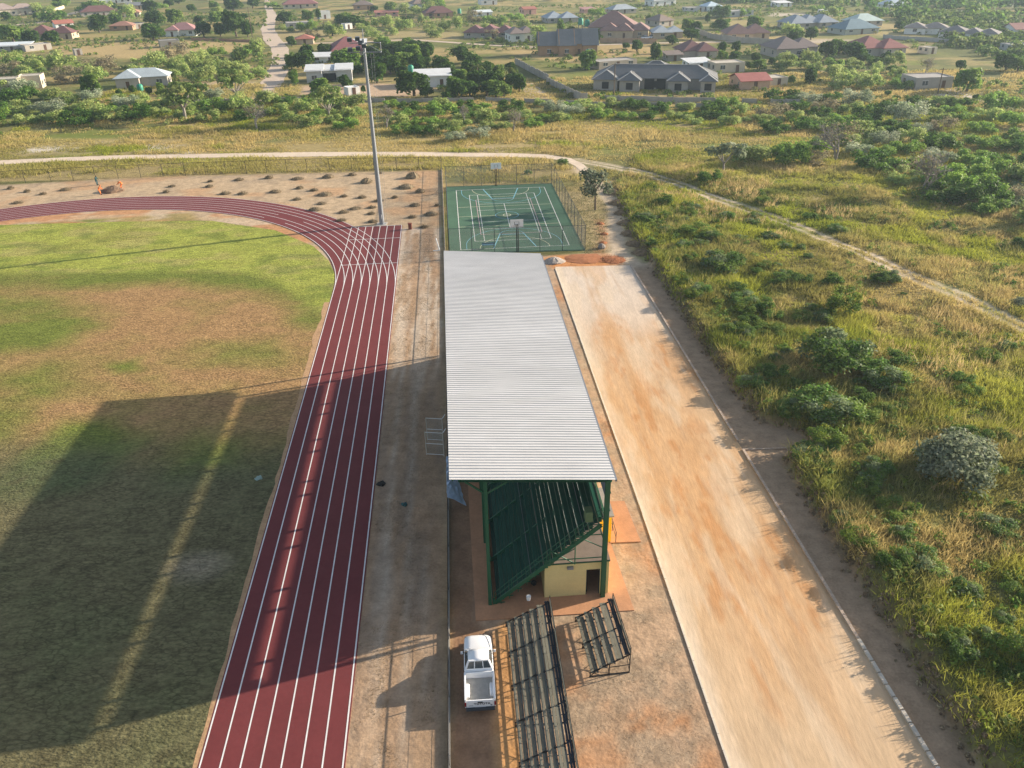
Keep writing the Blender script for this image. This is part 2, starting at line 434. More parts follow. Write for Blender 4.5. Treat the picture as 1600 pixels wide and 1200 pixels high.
# dirt work areas
dm = softpoly(X, Y, dirt_poly, .8)
dcol = mixc(np.zeros(c.shape) + np.array((.45, .335, .215)), (.45, .27, .145), sstep(.5, .66, fbm(X * .13, Y * .13, 21)) * .7)
dcol = mixc(dcol, (.30, .235, .165), sstep(.52, .70, fbm(X * .5, Y * .3, 22)) * .5)
so_ = X * math.cos(PSI) + Y * math.sin(PSI)
strip_ = (so_ > -7.3) * (Y < 118)
dcol = mixc(dcol, (.36, .235, .145), strip_ * .8)
dcol = mixc(dcol, (.30, .215, .15), strip_ * sstep(.45, .62, fbm(so_ * 1.1, Y * .12, 28)) * .7)
dcol = mixc(dcol, (.54, .45, .35), strip_ * sstep(.52, .66, fbm(so_ * 1.0, Y * .05, 23)) * (.25 + .55 * sstep(60, 85, Y)))
for ot in (-5.6, -4.1): dcol = mixc(dcol, (.47, .38, .29), strip_ * np.exp(-((so_ - ot - .15 * np.sin(Y * .09)) / .22) ** 2) * .6)
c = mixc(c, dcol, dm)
am = softpoly(X, Y, apron_poly, .5)
acol = mixc(np.zeros(c.shape) + np.array((.42, .29, .19)), (.43, .20, .085), sstep(.52, .70, fbm(X * .2, Y * .2, 24)) * .75)
acol = mixc(acol, (.30, .24, .17), sstep(.45, .62, fbm(X * .9, Y * .9, 25)) * .55)
acol = mixc(acol, (.50, .215, .075), softpoly(X, Y, gps([(845, 405), (870, 398), (960, 400), (985, 413), (865, 420)]), .6) * .9)
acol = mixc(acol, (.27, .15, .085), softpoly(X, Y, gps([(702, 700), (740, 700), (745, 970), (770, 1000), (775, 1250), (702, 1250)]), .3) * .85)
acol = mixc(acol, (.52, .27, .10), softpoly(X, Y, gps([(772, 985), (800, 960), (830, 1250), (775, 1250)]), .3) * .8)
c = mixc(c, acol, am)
# shoulder between kerb and bank: bare compacted soil
sh = sstep(-.8, .2, X - np.interp(Y, [26.8, 100.4], [21.57, 15.9])) * (1 - sstep(-.5, .3, X - bank_x(Y))) * (Y < 101)
c = mixc(c, (.33, .235, .155), sh)
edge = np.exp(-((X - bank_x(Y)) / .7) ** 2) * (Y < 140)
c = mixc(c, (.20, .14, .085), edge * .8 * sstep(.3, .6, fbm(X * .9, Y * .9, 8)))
# strip of bare orange soil between track bend and turf, and inside track edge
rr = np.hypot(X - BC[0], Y - BC[1])
bs = ((rr < BR + .2) & (rr > BR - 12) & (Y > BC[1])).astype(float)
c = mixc(c, (.45, .22, .10), bs * .8 * sstep(.4, .56, fbm(X * .16, Y * .3, 41)))
c = mixc(c, (.48, .38, .27), bs * .8 * sstep(.52, .62, fbm(X * .16 + 30, Y * .3, 42)))
# ditch with heaps beside the court
dt = np.exp(-(dist_line(X, Y, gps([(935, 345), (945, 375), (935, 392)])) / .9) ** 2)
c = mixc(c, (.40, .14, .055), dt * .9)
pth = np.exp(-(dist_line(X, Y, gps([(905, 262), (945, 300), (963, 330), (962, 360), (968, 395), (990, 412)])) / 1.5) ** 2)
c = mixc(c, (.47, .375, .27), np.clip(pth * 1.3, 0, 1))
ct = softpoly(X, Y, gps([(866, 300), (935, 300), (945, 392), (915, 395)]), 1.2)
c = mixc(c, (.38, .30, .18), ct * .55)
# twin wheel ruts crossing the grassland
rut = gps([(900, 250), (950, 259), (1000, 270), (1060, 291), (1110, 308), (1200, 343), (1300, 386), (1400, 432), (1500, 478), (1600, 524), (1720, 580)])
dr = dist_line(X, Y, rut)
fade = .35 + .65 * sstep(.35, .6, fbm(X * .1, Y * .1, 61))
c = mixc(c, (.56, .46, .34), np.exp(-((dr - .85) / .5) ** 2) * np.clip(fade + .25, 0, 1))
# worn pale ground along the white track and bare patches
wp = np.exp(-(dist_line(X, Y, gps([(-100, 245), (0, 240), (80, 232), (190, 226), (300, 236)])) / 3.0) ** 2) * sstep(.45, .6, fbm(X * .12, Y * .3, 51))
c = mixc(c, (.60, .54, .46), wp * .9)
wp2 = softpoly(X, Y, gps([(600, 232), (660, 226), (800, 230), (790, 238), (610, 239)]), 2.5) * sstep(.4, .6, fbm(X * .12, Y * .3, 52))
c = mixc(c, (.48, .37, .28), wp2 * .7)
# yards and far plots
for poly, k, wgt in (
    (gps([(470, 134), (590, 130), (690, 135), (640, 152), (468, 150)]), (.50, .36, .25), .9),
    (gps([(1215, 138), (1285, 140), (1275, 156), (1210, 155)]), (.50, .40, .31), .9),
    (gps([(1425, 142), (1500, 136), (1560, 158), (1480, 160)]), (.52, .45, .37), .9),
    (gps([(165, 143), (250, 139), (330, 126), (400, 128), (400, 137), (250, 146)]), (.44, .34, .25), .7),
    (gps([(1240, 60), (1330, 62), (1320, 68), (1240, 67)]), (.48, .40, .30), .8),
    (gps([(1200, 20), (1310, 22), (1300, 27), (1200, 25)]), (.55, .46, .38), .8),
    (gps([(80, 72), (260, 62), (400, 66), (400, 78), (200, 92), (80, 85)]), (.42, .31, .145), .85),
    (gps([(790, 82), (860, 96), (910, 100), (905, 88), (840, 76)]), (.42, .31, .145), .85),
    (gps([(915, 140), (1250, 140), (1250, 152), (915, 152)]), (.42, .31, .15), .7),
    (gps([(930, 70), (1030, 68), (1030, 88), (940, 90)]), (.42, .30, .14), .8),
    (gps([(400, 46), (450, 46), (720, 50), (720, 62), (420, 66)]), (.40, .31, .16), .7)):
    c = mixc(c, k, softpoly(X, Y, poly, 2.0) * wgt)
nx, ny = len(gx), len(gy_)
idx = np.arange(nx * ny).reshape(ny, nx)
quads = np.stack([idx[:-1, :-1], idx[:-1, 1:], idx[1:, 1:], idx[1:, :-1]], -1).reshape(-1, 4)
ground = np_obj('ground', np.stack([X, Y, Z], -1).reshape(-1, 3), quads, M['ground'], col=c.reshape(-1, 3), smooth=True)
tag(ground, kind='structure')

# pale dirt roads of the village
def road_sheet(pts_px, wd, name='dirt_road', z=.03, colr=(.50, .41, .31)):
    pts = gps(pts_px); P = []
    for (x0, y0), (x1, y1) in zip(pts[:-1], pts[1:]):
        n = max(1, int(math.hypot(x1 - x0, y1 - y0) / 5))
        P += [(x0 + (x1 - x0) * i / n, y0 + (y1 - y0) * i / n) for i in range(n)]
    P.append(pts[-1]); n = len(P)
    W = np.interp(np.linspace(0, 1, n), np.linspace(0, 1, len(wd)), wd) * (0.85 + .35 * np.array([fbm(p[0] * .15, p[1] * .15, 3, 2) for p in P]))
    b = MB().strip(P, list(W), lambda x, y: z + max(0, gzs(x, y)))
    return tag(b.build(name, mat('dirt_road_%d' % int(colr[0] * 100), colr, .95, var=.14, vscale=.3, fine=(2, .12), bump=.03, bscale=2), None), kind='structure')
road_sheet(*PATHS[0], name='dirt_road', colr=(.60, .49, .38))
road_sheet([(402, 158), (412, 150), (430, 120), (440, 97), (437, 75), (425, 62), (418, 45), (425, 25), (417, 5), (420, -20)], [6.5, 6.5, 7, 6, 5, 4, 4.5, 5, 5], colr=(.50, .40, .31))
road_sheet([(418, 66), (480, 68), (560, 66), (640, 62), (700, 66), (770, 71), (840, 74), (1000, 68), (1160, 65), (1300, 66), (1400, 68)], [3.5] * 5, colr=(.50, .39, .27), z=.05)
road_sheet([(-80, 46), (0, 41), (60, 36), (130, 16), (190, -4)], [5, 5, 6], colr=(.50, .42, .33))
road_sheet([(818, 128), (835, 143), (852, 156)], [4, 5, 5], colr=(.46, .37, .28))
road_sheet([(1275, 108), (1310, 116), (1350, 126), (1375, 137)], [3, 4, 3], colr=(.50, .40, .30))

# ------------------------------------------------------------------ playing field
fx = np.arange(-165, -12, .6); fy = np.arange(4, 128, .6)
X, Y = np.meshgrid(fx, fy)
base = np.zeros(X.shape + (3,)) + np.array((.35, .215, .098))
g1, g2 = fbm(X * .11, Y * .16, 101), fbm(X * .5, Y * .8, 102)
greenw = np.zeros(X.shape)
for poly, sft, wg in (
    ([(-200, 330), (560, 330), (560, 500), (490, 492), (440, 475), (400, 455), (330, 447), (200, 448), (0, 452), (-200, 455)], 3.0, 1.0),
    ([(-80, 470), (90, 468), (150, 490), (160, 510), (60, 545), (-80, 560)], 3.5, .95),
    ([(-60, 560), (60, 565), (150, 600), (20, 640), (-80, 660)], 3.0, .6),
    ([(168, 572), (215, 562), (218, 578), (180, 584)], 1.4, .95),
    ([(300, 535), (440, 525), (440, 565), (330, 570)], 3.0, .55),
    ([(430, 470), (520, 470), (510, 520), (450, 510)], 2.2, .7),
    ([(100, 660), (170, 655), (230, 690), (150, 760), (20, 800), (-60, 780), (10, 730)], 2.2, .95),
    ([(240, 690), (400, 670), (420, 730), (260, 760)], 3.0, .45),
    ([(-40, 620), (60, 640), (20, 700), (-60, 700)], 2.5, .8)):
    greenw = np.maximum(greenw, softpoly(X, Y, gps(poly), sft) * wg)
greenw = np.clip(greenw + (g1 - .5) * 1.1 + (g2 - .5) * .5, 0, 1)
lushw = softpoly(X, Y, gps([(-200, 330), (560, 330), (560, 510), (510, 490), (470, 465), (430, 440), (380, 425), (200, 425), (-200, 430)]), 1.2)
c = mixc(base, (.155, .185, .036), greenw)
c = mixc(c, (.375, .40, .078), lushw * (.68 + .4 * (g2 - .5)) * sstep(.25, .5, g1 + .12))
c = mixc(c, (.36, .30, .12), lushw * .5 * sstep(.5, .65, fbm(X * .2, Y * .5, 107)))
c = mixc(c, (.11, .16, .03), lushw * .5 * sstep(.55, .7, fbm(X * .3, Y * .6, 108)))
# turf laid in sods; painted darker and greener to deepen the stand's shadow
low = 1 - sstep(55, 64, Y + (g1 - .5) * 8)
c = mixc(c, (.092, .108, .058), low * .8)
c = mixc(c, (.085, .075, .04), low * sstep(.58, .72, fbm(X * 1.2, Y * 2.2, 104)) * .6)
c = mixc(c, (.36, .30, .22), blob(X, Y, *gp(310, 885), 2.2, 1.6) * .55)
ok = inpoly(X, Y, field_poly)
nx, ny = len(fx), len(fy); idx = np.arange(nx * ny).reshape(ny, nx)
quads = np.stack([idx[:-1, :-1], idx[:-1, 1:], idx[1:, 1:], idx[1:, :-1]], -1).reshape(-1, 4)
okq = ok.ravel()[quads].all(1)
q = quads[okq]; used = np.unique(q); remap = -np.ones(nx * ny, int); remap[used] = np.arange(len(used))
V = np.stack([X, Y, np.full(X.shape, .035)], -1).reshape(-1, 3)[used]
cnt = np.bincount(remap[q].ravel(), minlength=len(V)); rim = np.where(cnt < 4)[0]
ring = np.array(list(field_poly) + [field_poly[0]])
bp_, bd_ = V[rim, :2].copy(), np.full(len(rim), 1e9)
for (x0, y0), (x1, y1) in zip(ring[:-1], ring[1:]):
    dx, dy = x1 - x0, y1 - y0; t = np.clip(((V[rim, 0] - x0) * dx + (V[rim, 1] - y0) * dy) / (dx * dx + dy * dy), 0, 1)
    nx2, ny2 = x0 + t * dx, y0 + t * dy; d2 = np.hypot(V[rim, 0] - nx2, V[rim, 1] - ny2); m2 = d2 < bd_
    bp_[m2] = np.stack([nx2, ny2], 1)[m2]; bd_[m2] = d2[m2]
V[rim, :2] = bp_
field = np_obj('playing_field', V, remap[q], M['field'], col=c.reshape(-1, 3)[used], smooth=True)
tag(field, kind='structure')
vb = MB(); Lp, Rp = [], []
for s in np.arange(6, S_TAN_ := 92.0, .7):
    wv = .12 + .75 * float(fbm(np.array([s * .22]), np.array([1.0]), 88, 4)[0]) * (1.3 if s > 55 else .8); Lp.append(trk(OFF0 - wv, s)); Rp.append(trk(OFF0 + .1, s))
n_ = len(Lp); vb.add([(x, y, .041) for x, y in Lp] + [(x, y, .041) for x, y in Rp], [(n_ + i, n_ + i + 1, i + 1, i) for i in range(n_ - 1)])
tag(vb.build('dirt_verge', mat('verge_soil', (.42, .26, .14), .95, var=.25, vscale=1.2, bump=.03, bscale=6, fine=(6, .2))), kind='structure')
# ------------------------------------------------------------------ running track
def flat_fan(outer, z): return [(x, y, z) for x, y in outer]
TE = trk(0, 0)
S_END = -gp(600, 353)[0] * math.sin(PSI) + gp(600, 353)[1] * math.cos(PSI)
S_TAN = -BC[0] * math.sin(PSI) + BC[1] * math.cos(PSI)
b = MB()
pts = [trk(OFF0 - .12, s) for s in np.linspace(4, S_TAN, 24)]
wd_ = LANE * 7
for s0, s1 in zip(np.linspace(4, S_END, 30)[:-1], np.linspace(4, S_END, 30)[1:]):
    q = [trk(OFF0 - .12, s0), trk(OFF0 + wd_ + .12, s0), trk(OFF0 + wd_ + .12, s1), trk(OFF0 - .12, s1)]
    b.prism(q, -.05, .045)
A0, A1, NA = PSI, math.radians(196), 150
ri, ro_ = inner_arc(BR - .12, A0, A1, NA), inner_arc(BR + wd_ + .12, A0, A1, NA)
for i in range(NA): b.prism([ri[i], ro_[i], ro_[i + 1], ri[i + 1]], -.05, .05)
# fill between the bend and the sprint start
track = tag(b.build('running_track', M['tartan']), kind='structure')
b = MB(); LW = .085
for i in range(NL):
    o = OFF0 + i * LANE
    b.strip([trk(o, s) for s in np.linspace(4, S_END - .02, 40)], LW, .0545)
    a_end = A1
    arc = inner_arc(BR + i * LANE, A0 + (.012 if i == 7 else 0), a_end, 160)
    if i in (1, 3): # lane-break gaps as painted for the staggered start
        k0, k1 = (38, 43) if i == 1 else (36, 42)
        b.strip(arc[:k0], LW, .0590); b.strip(arc[k1:], LW, .0590)
    else: b.strip(arc, LW, .0590)
s1 = -gp(600, 373)[0] * math.sin(PSI) + gp(600, 373)[1] * math.cos(PSI)
s2 = -gp(600, 412)[0] * math.sin(PSI) + gp(600, 412)[1] * math.cos(PSI)
for s in (s1, s2, S_END - .1): b.strip([trk(OFF0, s), trk(OFF0 + wd_, s)], LW * 1.2, .0630)
b.build('lane_lines', M['line'], track)

# ------------------------------------------------------------------ road, kerbs, slabs
ry = np.arange(-8, 100.6, .40); rt = np.linspace(0, 1, 56)
Yg, Tg = np.meshgrid(ry, rt, indexing='ij')
xl_, xr_ = xl(ROAD_L, Yg), xl(ROAD_R, Yg)
xl_ = np.interp(Yg, [-8, 27.0, 49.26, 99.73], [13.5, 10.94, 9.57, 6.0])
xr_ = np.interp(Yg, [-8, 26.8, 57.8, 100.4], [24.2, 21.57, 19.17, 15.9])
Xg = xl_ + (xr_ - xl_) * Tg
u = Xg + .085 * Yg
c = np.zeros(Xg.shape + (3,)) + np.array((.56, .38, .225))
c = mixc(c, (.60, .51, .42), sstep(62, 95, Yg) * .9)
c = mixc(c, (.53, .385, .245), sstep(40, 26, Yg) * .8)
st = fbm(u * .5, Yg * .09, 201); st2 = fbm(u * 1.4, Yg * .35, 202)
om = 0
for px_, py_, rx, ry_ in ((1010, 660, 3.0, 15), (1085, 790, 2.4, 10), (1120, 880, 2.4, 7), (1190, 1010, 1.6, 5), (1050, 560, 3.0, 8), (960, 530, 2.0, 6), (1060, 720, 4.0, 9), (1230, 900, 2.0, 6)):
    cx, cy = gp(px_, py_); om = np.maximum(om, blob(Xg, Yg, cx - .085 * 0, cy, rx, ry_))
st3, st4 = fbm(u * 1.3, Yg * .33, 205, 5), fbm(u * 2.2, Yg * .9, 206, 4)
c = mixc(c, (.55, .32, .155), np.clip(om * (.1 + 1.5 * st), 0, 1) * .8)
c = mixc(c, (.47, .215, .075), np.clip(om * 1.6, 0, 1) * sstep(.50, .64, st3 * .7 + st4 * .3) * .6)
c = mixc(c, (.62, .49, .35), sstep(.52, .66, fbm(u * .8, Yg * .12, 207)) * .5)
for t_ in (.20, .33, .58, .71):
    tt = Tg + .035 * np.sin(Yg * .07 + t_ * 9); c = mixc(c, (.44, .30, .19), np.exp(-((tt - t_) / .014) ** 2) * sstep(.40, .60, fbm(Yg * .09 + t_ * 50, Tg * 0, 208)) * .45)
c = mixc(c, (.66, .55, .42), (1 - sstep(.0, .14, Tg + (st2 - .5) * .12)) * .75)
c = mixc(c, (.50, .29, .14), sstep(.55, .72, st) * .4)
n0, n1_ = Xg.shape; idx = np.arange(n0 * n1_).reshape(n0, n1_)
quads = np.stack([idx[:-1, :-1], idx[:-1, 1:], idx[1:, 1:], idx[1:, :-1]], -1).reshape(-1, 4)
road = np_obj('road', np.stack([Xg, Yg, np.full(Xg.shape, .03)], -1).reshape(-1, 3), quads, M['road'], col=c.reshape(-1, 3), smooth=True)
tag(road, kind='structure')
def kerb(pts, name='kerb', wd=.16, h=.15, seg=1.0, gap=.012, mt=None):
    b = MB()
    for (x0, y0), (x1, y1) in zip(pts[:-1], pts[1:]):
        L = math.hypot(x1 - x0, y1 - y0); n = max(1, int(L / seg)); dx, dy = (x1 - x0) / L, (y1 - y0) / L
        for k in range(n):
            a, e = k * L / n + gap, (k + 1) * L / n - gap; j = random.uniform(-.006, .006)
            p0, p1 = (x0 + dx * a, y0 + dy * a), (x0 + dx * e, y0 + dy * e); nxv, nyv = -dy * wd / 2, dx * wd / 2
            b.prism([(p0[0] - nxv + j, p0[1] - nyv), (p1[0] - nxv + j, p1[1] - nyv), (p1[0] + nxv + j, p1[1] + nyv), (p0[0] + nxv + j, p0[1] + nyv)], -.05, h + j)
    return tag(b.build(name, mt or M['kerbstone']), kind='structure')
kerb([(6.0, 99.73), (9.57, 49.26), (10.94, 27.01), (13.0, -3)], h=.07, wd=.13, mt=mat('kerb_lime', (.62, .55, .45), .9, var=.12, vscale=1.5))
kerb([(15.95, 100.4), (19.2, 57.83)], h=.16, wd=.20)
kerb([(19.3, 56.5), (20.9, 35.5)], h=.16, wd=.20)
kerb([(20.9, 35.5), (21.6, 26.8), (24.2, -6)], h=.16, wd=.22, gap=.045, seg=.8, mt=M['concrete'])
kerb([gp(1160, 703), gp(1228, 701)], h=.10, wd=.12)
slab_c = [gp(735, 757), gp(742, 970), gp(988, 955)]
RS = math.radians(4.15)
def st_(x, y): return (-1.71 + x * math.cos(RS) - y * math.sin(RS), 39.11 + x * math.sin(RS) + y * math.cos(RS))
sl_ = MB().prism([st_(-1.0, -1.35), st_(9.2, -1.45), st_(8.9, 6.2), st_(8.9, 38.5), st_(-1.0, 38.5)], -.1, .06)
tag(sl_.build('pavement', M['slab']), kind='structure')
b = MB(); b.prism([st_(8.905, 5.2), st_(11.1, 5.1), st_(10.9, 9.9), st_(8.905, 10.0)], -.1, .09)
tag(b.build('pavement', M['slab']), kind='structure')

# ------------------------------------------------------------------ sports court
cr_ang = math.radians(4.10); CCX, CCY = -0.259, 123.378
def ct_(x, y): return (CCX + x * math.cos(cr_ang) - y * math.sin(cr_ang), CCY + x * math.sin(cr_ang) + y * math.cos(cr_ang))
b = MB(); b.prism([ct_(-9.2, -16.6), ct_(9.5, -17.6), ct_(9.2, 17.4), ct_(-9.3, 17.9)], -.08, .06)
court = tag(b.build('sports_court', M['court']), kind='structure')
cz = [.064]
def cline(pts, wd=.07, m='line', z=None):
    L = MB(); zz = cz[0] if z is None else z
    L.strip([ct_(*p) for p in pts], wd, zz); return L
class Lines(dict): pass
acc = {}
def addl(m, pts, wd=.075):
    acc.setdefault(m, MB()).strip([ct_(*p) for p in pts], wd, {'line': .0642, 'line_yellow': .0682, 'line_blue': .0722, 'line_pink': .0762}[m] + random.uniform(0, .0008))
def rectl(m, w_, l_, wd=.075, x=0, y=0):
    a, c_ = w_ / 2, l_ / 2
    for p, q in (((-a, -c_), (a, -c_)), ((a, -c_), (a, c_)), ((a, c_), (-a, c_)), ((-a, c_), (-a, -c_))):
        addl(m, [(p[0] + x, p[1] + y), (q[0] + x, q[1] + y)], wd)
def arc(m, cx, cy, r, a0, a1, n=28, wd=.075): addl(m, [(cx + r * math.cos(math.radians(a0 + (a1 - a0) * i / n)), cy + r * math.sin(math.radians(a0 + (a1 - a0) * i / n))) for i in range(n + 1)], wd)
rectl('line', 15.25, 30.5, .09)
rectl('line', 10.97, 23.77, .085)
for s in (-1, 1):
    addl('line', [(s * 4.115, -11.88), (s * 4.115, 11.88)])
    addl('line', [(-4.115, s * 6.4), (4.115, s * 6.4)])
    addl('line_yellow', [(-7.6, s * 5.08), (7.6, s * 5.08)], .085)
    arc('line_yellow', 0, s * 15.25, 4.9, 180 if s > 0 else 0, 360 if s > 0 else 180, wd=.085)
    arc('line_blue', 0, s * 13.4, 6.75, (180 if s > 0 else 0) + 0, (360 if s > 0 else 180) - 0)
    for t in (-1, 1):
        addl('line_blue', [(t * 6.75, s * 13.4), (t * 6.75, s * 15.2)])
        addl('line_blue', [(t * 3.0, s * 15.2), (t * 1.8, s * 9.4)], .13)
    addl('line_blue', [(-1.8, s * 9.4), (1.8, s * 9.4)], .13)
    arc('line_blue', 0, s * 9.4, 1.8, (180 if s > 0 else 0), (360 if s > 0 else 180))
    addl('line', [(-4.5, s * 3.0), (4.5, s * 3.0)])
addl('line', [(0, -6.4), (0, 6.4)], .085)
addl('line_yellow', [(-7.6, 0), (7.6, 0)])
rectl('line_pink', 9.0, 18.0)
arc('line_blue', 0, 0, 1.8, 0, 360); arc('line_yellow', 0, 0, .6, 0, 360, wd=.11)
for m_, L in acc.items(): L.build('court_lines', M[m_], court)

# ------------------------------------------------------------------ fences
def fence(name, pts, h, spacing, label, post=.035, pm='black', panel='meshdark', rail=True, wires=0, plinth=0, zf=None, crank=0):
    ox, oy = pts[0]
    root = empty(name, (ox, oy, 0), 0, label, 'fence')
    loc = [(x - ox, y - oy) for x, y in pts]
    for (x0, y0), (x1, y1) in zip(loc[:-1], loc[1:]):
        L = math.hypot(x1 - x0, y1 - y0); n = max(1, int(round(L / spacing)))
        for k in range(n + (1 if (x1, y1) == loc[-1] else 0)):
            px_, py_ = x0 + (x1 - x0) * k / n, y0 + (y1 - y0) * k / n
            b = MB().tube((px_, py_, -.2), (px_, py_, h), post, post, 6)
            if crank: b.tube((px_, py_, h), (px_ - crank * .3, py_ + crank * .15, h + .25), post * .8, post * .8, 5)
            b.build('post', M[pm], root)
    r = MB()
    if rail:
        for (x0, y0), (x1, y1) in zip(loc[:-1], loc[1:]):
            r.tube((x0, y0, h - .04), (x1, y1, h - .04), post * .7, n=6); r.tube((x0, y0, .12), (x1, y1, .12), post * .5, n=5)
        r.build('rail', M[pm], root)
    if wires:
        r = MB()
        for (x0, y0), (x1, y1) in zip(loc[:-1], loc[1:]):
            for k in range(wires):
                z = .3 + (h - .35) * k / (wires - 1); r.tube((x0, y0, z), (x1, y1, z), .008, n=4, cap=False)
        r.build('wire', M['wire'], root)
    if panel: mesh_panel('mesh_panel', loc, h - .12, M[panel], root)
    if plinth: MB().strip(loc, .14, -.1, plinth).build('plinth', M['block'], root)
    return root
fence('perimeter_fence', gps([(-60, 291), (0, 288.3), (80, 284), (150, 280.5), (290, 274.5), (480, 268), (690, 265)]), 2.4, 4.0, 'long wire fence with black posts along the dirt track behind the bend', post=.045, wires=4)
fl = [gp(690, 265), gp(693.5, 350), gp(695.5, 400), gp(700, 700), gp(702, 1200)]
d_ = (fl[-1][0] - fl[-2][0], fl[-1][1] - fl[-2][1])
fl2 = [fl[0], fl[2], fl[3], fl[4], (fl[4][0] + d_[0] * .45, fl[4][1] + d_[1] * .45)]
fence('track_fence', fl2, 1.15, 4.2, 'low black wire fence on a kerb between the running track and the grandstand', post=.035, wires=3, plinth=.22, rail=True)
cf = [ct_(-9.2, -16.5), ct_(9.5, -17.5), ct_(9.2, 17.3), ct_(-9.3, 17.8), ct_(-9.2, -16.5)]
fence('court_fence', cf, 3.6, 3.1, 'tall chain link fence with dark posts around the green sports court', post=.04, pm='steelblue', panel='meshgrey')

# basketball posts
def hoop(x, y, facing, label, h=3.95, board=(1.8, 1.05)):
    px_, py_ = ct_(x, y); r = empty('basketball_hoop', (px_, py_, .06), cr_ang + (0 if facing > 0 else PI), label, 'basketball hoop', 'basketball hoops at the ends of the green court')
    MB().tube((-.12, 0, 0), (-.12, 0, h - .8), .06, .05, 8).tube((.12, 0, 0), (.12, 0, h - .8), .06, .05, 8).build('post', M['black'], r)
    MB().beam((-.12, 0, h - .85), (-.12, .95, h - .35), .08).beam((.12, 0, h - .85), (.12, .95, h - .35), .08).build('arm', M['black'], r)
    bd = MB().box(-board[0] / 2, .95, h - .75, board[0] / 2, 1.0, h + board[1] - .75).build('backboard', M['white'], r)
    q = MB()
    for a, c_ in (((-.3, h - .45), (.3, h - .45)), ((.3, h - .45), (.3, h)), ((.3, h), (-.3, h)), ((-.3, h), (-.3, h - .45))):
        q.beam((a[0], 1.004, a[1]), (c_[0], 1.004, c_[1]), .05, .006)
        q.beam((a[0], .946, a[1]), (c_[0], .946, c_[1]), .05, .006)
    q.build('target_square', M['black'], bd)
    rg = MB(); rp = [(.23 * math.cos(t), 1.28 + .23 * math.sin(t), h - .6) for t in np.linspace(0, 2 * PI, 17)]
    rg.path(rp, .012, 5); rg.build('rim', M['orange'], r)
    return r
hoop(.2, -17.0, 1, 'basketball hoop with grey backboard at the near end of the court')
hoop(-.6, 17.1, -1, 'basketball hoop with white backboard at the far end by the grass')
# blue steel bench frame by the near court line
bx, by = gp(763, 388); r = empty('bench', (bx, by, .07), cr_ang, 'small blue metal bench inside the near end of the court', 'bench')
MB().box(-.9, -.2, .42, .9, .2, .47).build('seat', mat('blue_metal', (.05, .16, .24), .5), r)
for sx in (-.75, .75): MB().beam((sx, -.16, 0), (sx, -.16, .42), .05).beam((sx, .16, 0), (sx, .16, .42), .05).beam((sx, -.16, .42), (sx, -.22, .85), .05).build('leg', M['steelblue'], r)
MB().box(-.9, -.25, .62, .9, -.21, .86).build('backrest', mat('blue_metal', (.05, .16, .24), .5), r)

# ------------------------------------------------------------------ grandstand
gs = empty('grandstand', (-1.71, 39.11, 0), RS, 'long covered grandstand with green seat rows under a pale corrugated roof', 'grandstand')
def zroof(x): return 10.6 + (x + 2.1) * (9.85 - 10.6) / 9.8
# corrugated roof: ribs run across the stand
prof = []; y = -.62; pitch = .30
while y < 38.4:
    prof += [(y, 0), (y + .17, 0), (y + .20, .05), (y + .27, .05)]
    y += pitch
prof.append((y, 0))
xs = [-2.1, -.4, 1.3, 2.9, 4.5, 6.1, 7.7]
V = [(x, p, zroof(x) + h + .004 * math.sin(3.1 * p + x)) for x in xs for p, h in prof]
n = len(prof)
Fq = [(i * n + k, (i + 1) * n + k, (i + 1) * n + k + 1, i * n + k + 1) for i in range(len(xs) - 1) for k in range(n - 1)]
V2 = [(x, p, z - .02) for x, p, z in V]; off = len(V)
Fq2 = [tuple(i + off for i in f[::-1]) for f in Fq]
sheet = {}
cols_ = np.array([np.array((.57, .565, .56)) * (1 + .05 * (_hash(np.array([math.floor(p / .9)]), np.array([1 if x > 3 else 0]), 5)[0] - .5)) * (.97 if abs((p / .9) % 1) < .06 else 1) for x, p, z in V + V2])
np_obj('roof', V + V2, Fq + Fq2, M['roofsheet'], gs, col=cols_)
YE = 37.2
frames = np.linspace(0, YE, 7)
for i, y in enumerate(frames):
    MB().box(-.11, y - .11, 0, .11, y + .11, zroof(0) - .55).build('column', M['green'], gs)
    b = MB(); b.box(7.25, y - .12, 0, 7.55, y - .10, zroof(7.4) - .5); b.box(7.25, y + .10, 0, 7.55, y + .12, zroof(7.4) - .5); b.box(7.385, y - .10, 0, 7.415, y + .10, zroof(7.4) - .5)
    b.build('column', M['green'], gs)
    b = MB(); z0, z1 = zroof(-1.6) - .42, zroof(7.6) - .42
    b.beam((-1.6, y, z0 + .13), (7.62, y, z1 + .13), .22, .03); b.beam((-1.6, y, z0 - .13), (7.62, y, z1 - .13), .22, .03); b.beam((-1.6, y, z0), (7.62, y, z1), .03, .26)
    b.beam((0, y, zroof(0) - 1.5), (1.3, y, zroof(1.3) - .6), .10); b.beam((0, y, zroof(0) - 1.5), (-1.2, y, zroof(-1.2) - .6), .10)
    b.build('roof_beam', M['green'], gs)
b = MB()
for x in np.linspace(-1.9, 7.5, 8): b.beam((x, -.5, zroof(x) - .13), (x, 38.3, zroof(x) - .13), .07, .14)
b.build('purlin', M['green'], gs)
NR = 12
def rowx(i): return .55 + .565 * i
def rowz(i): return .66 + .535 * i
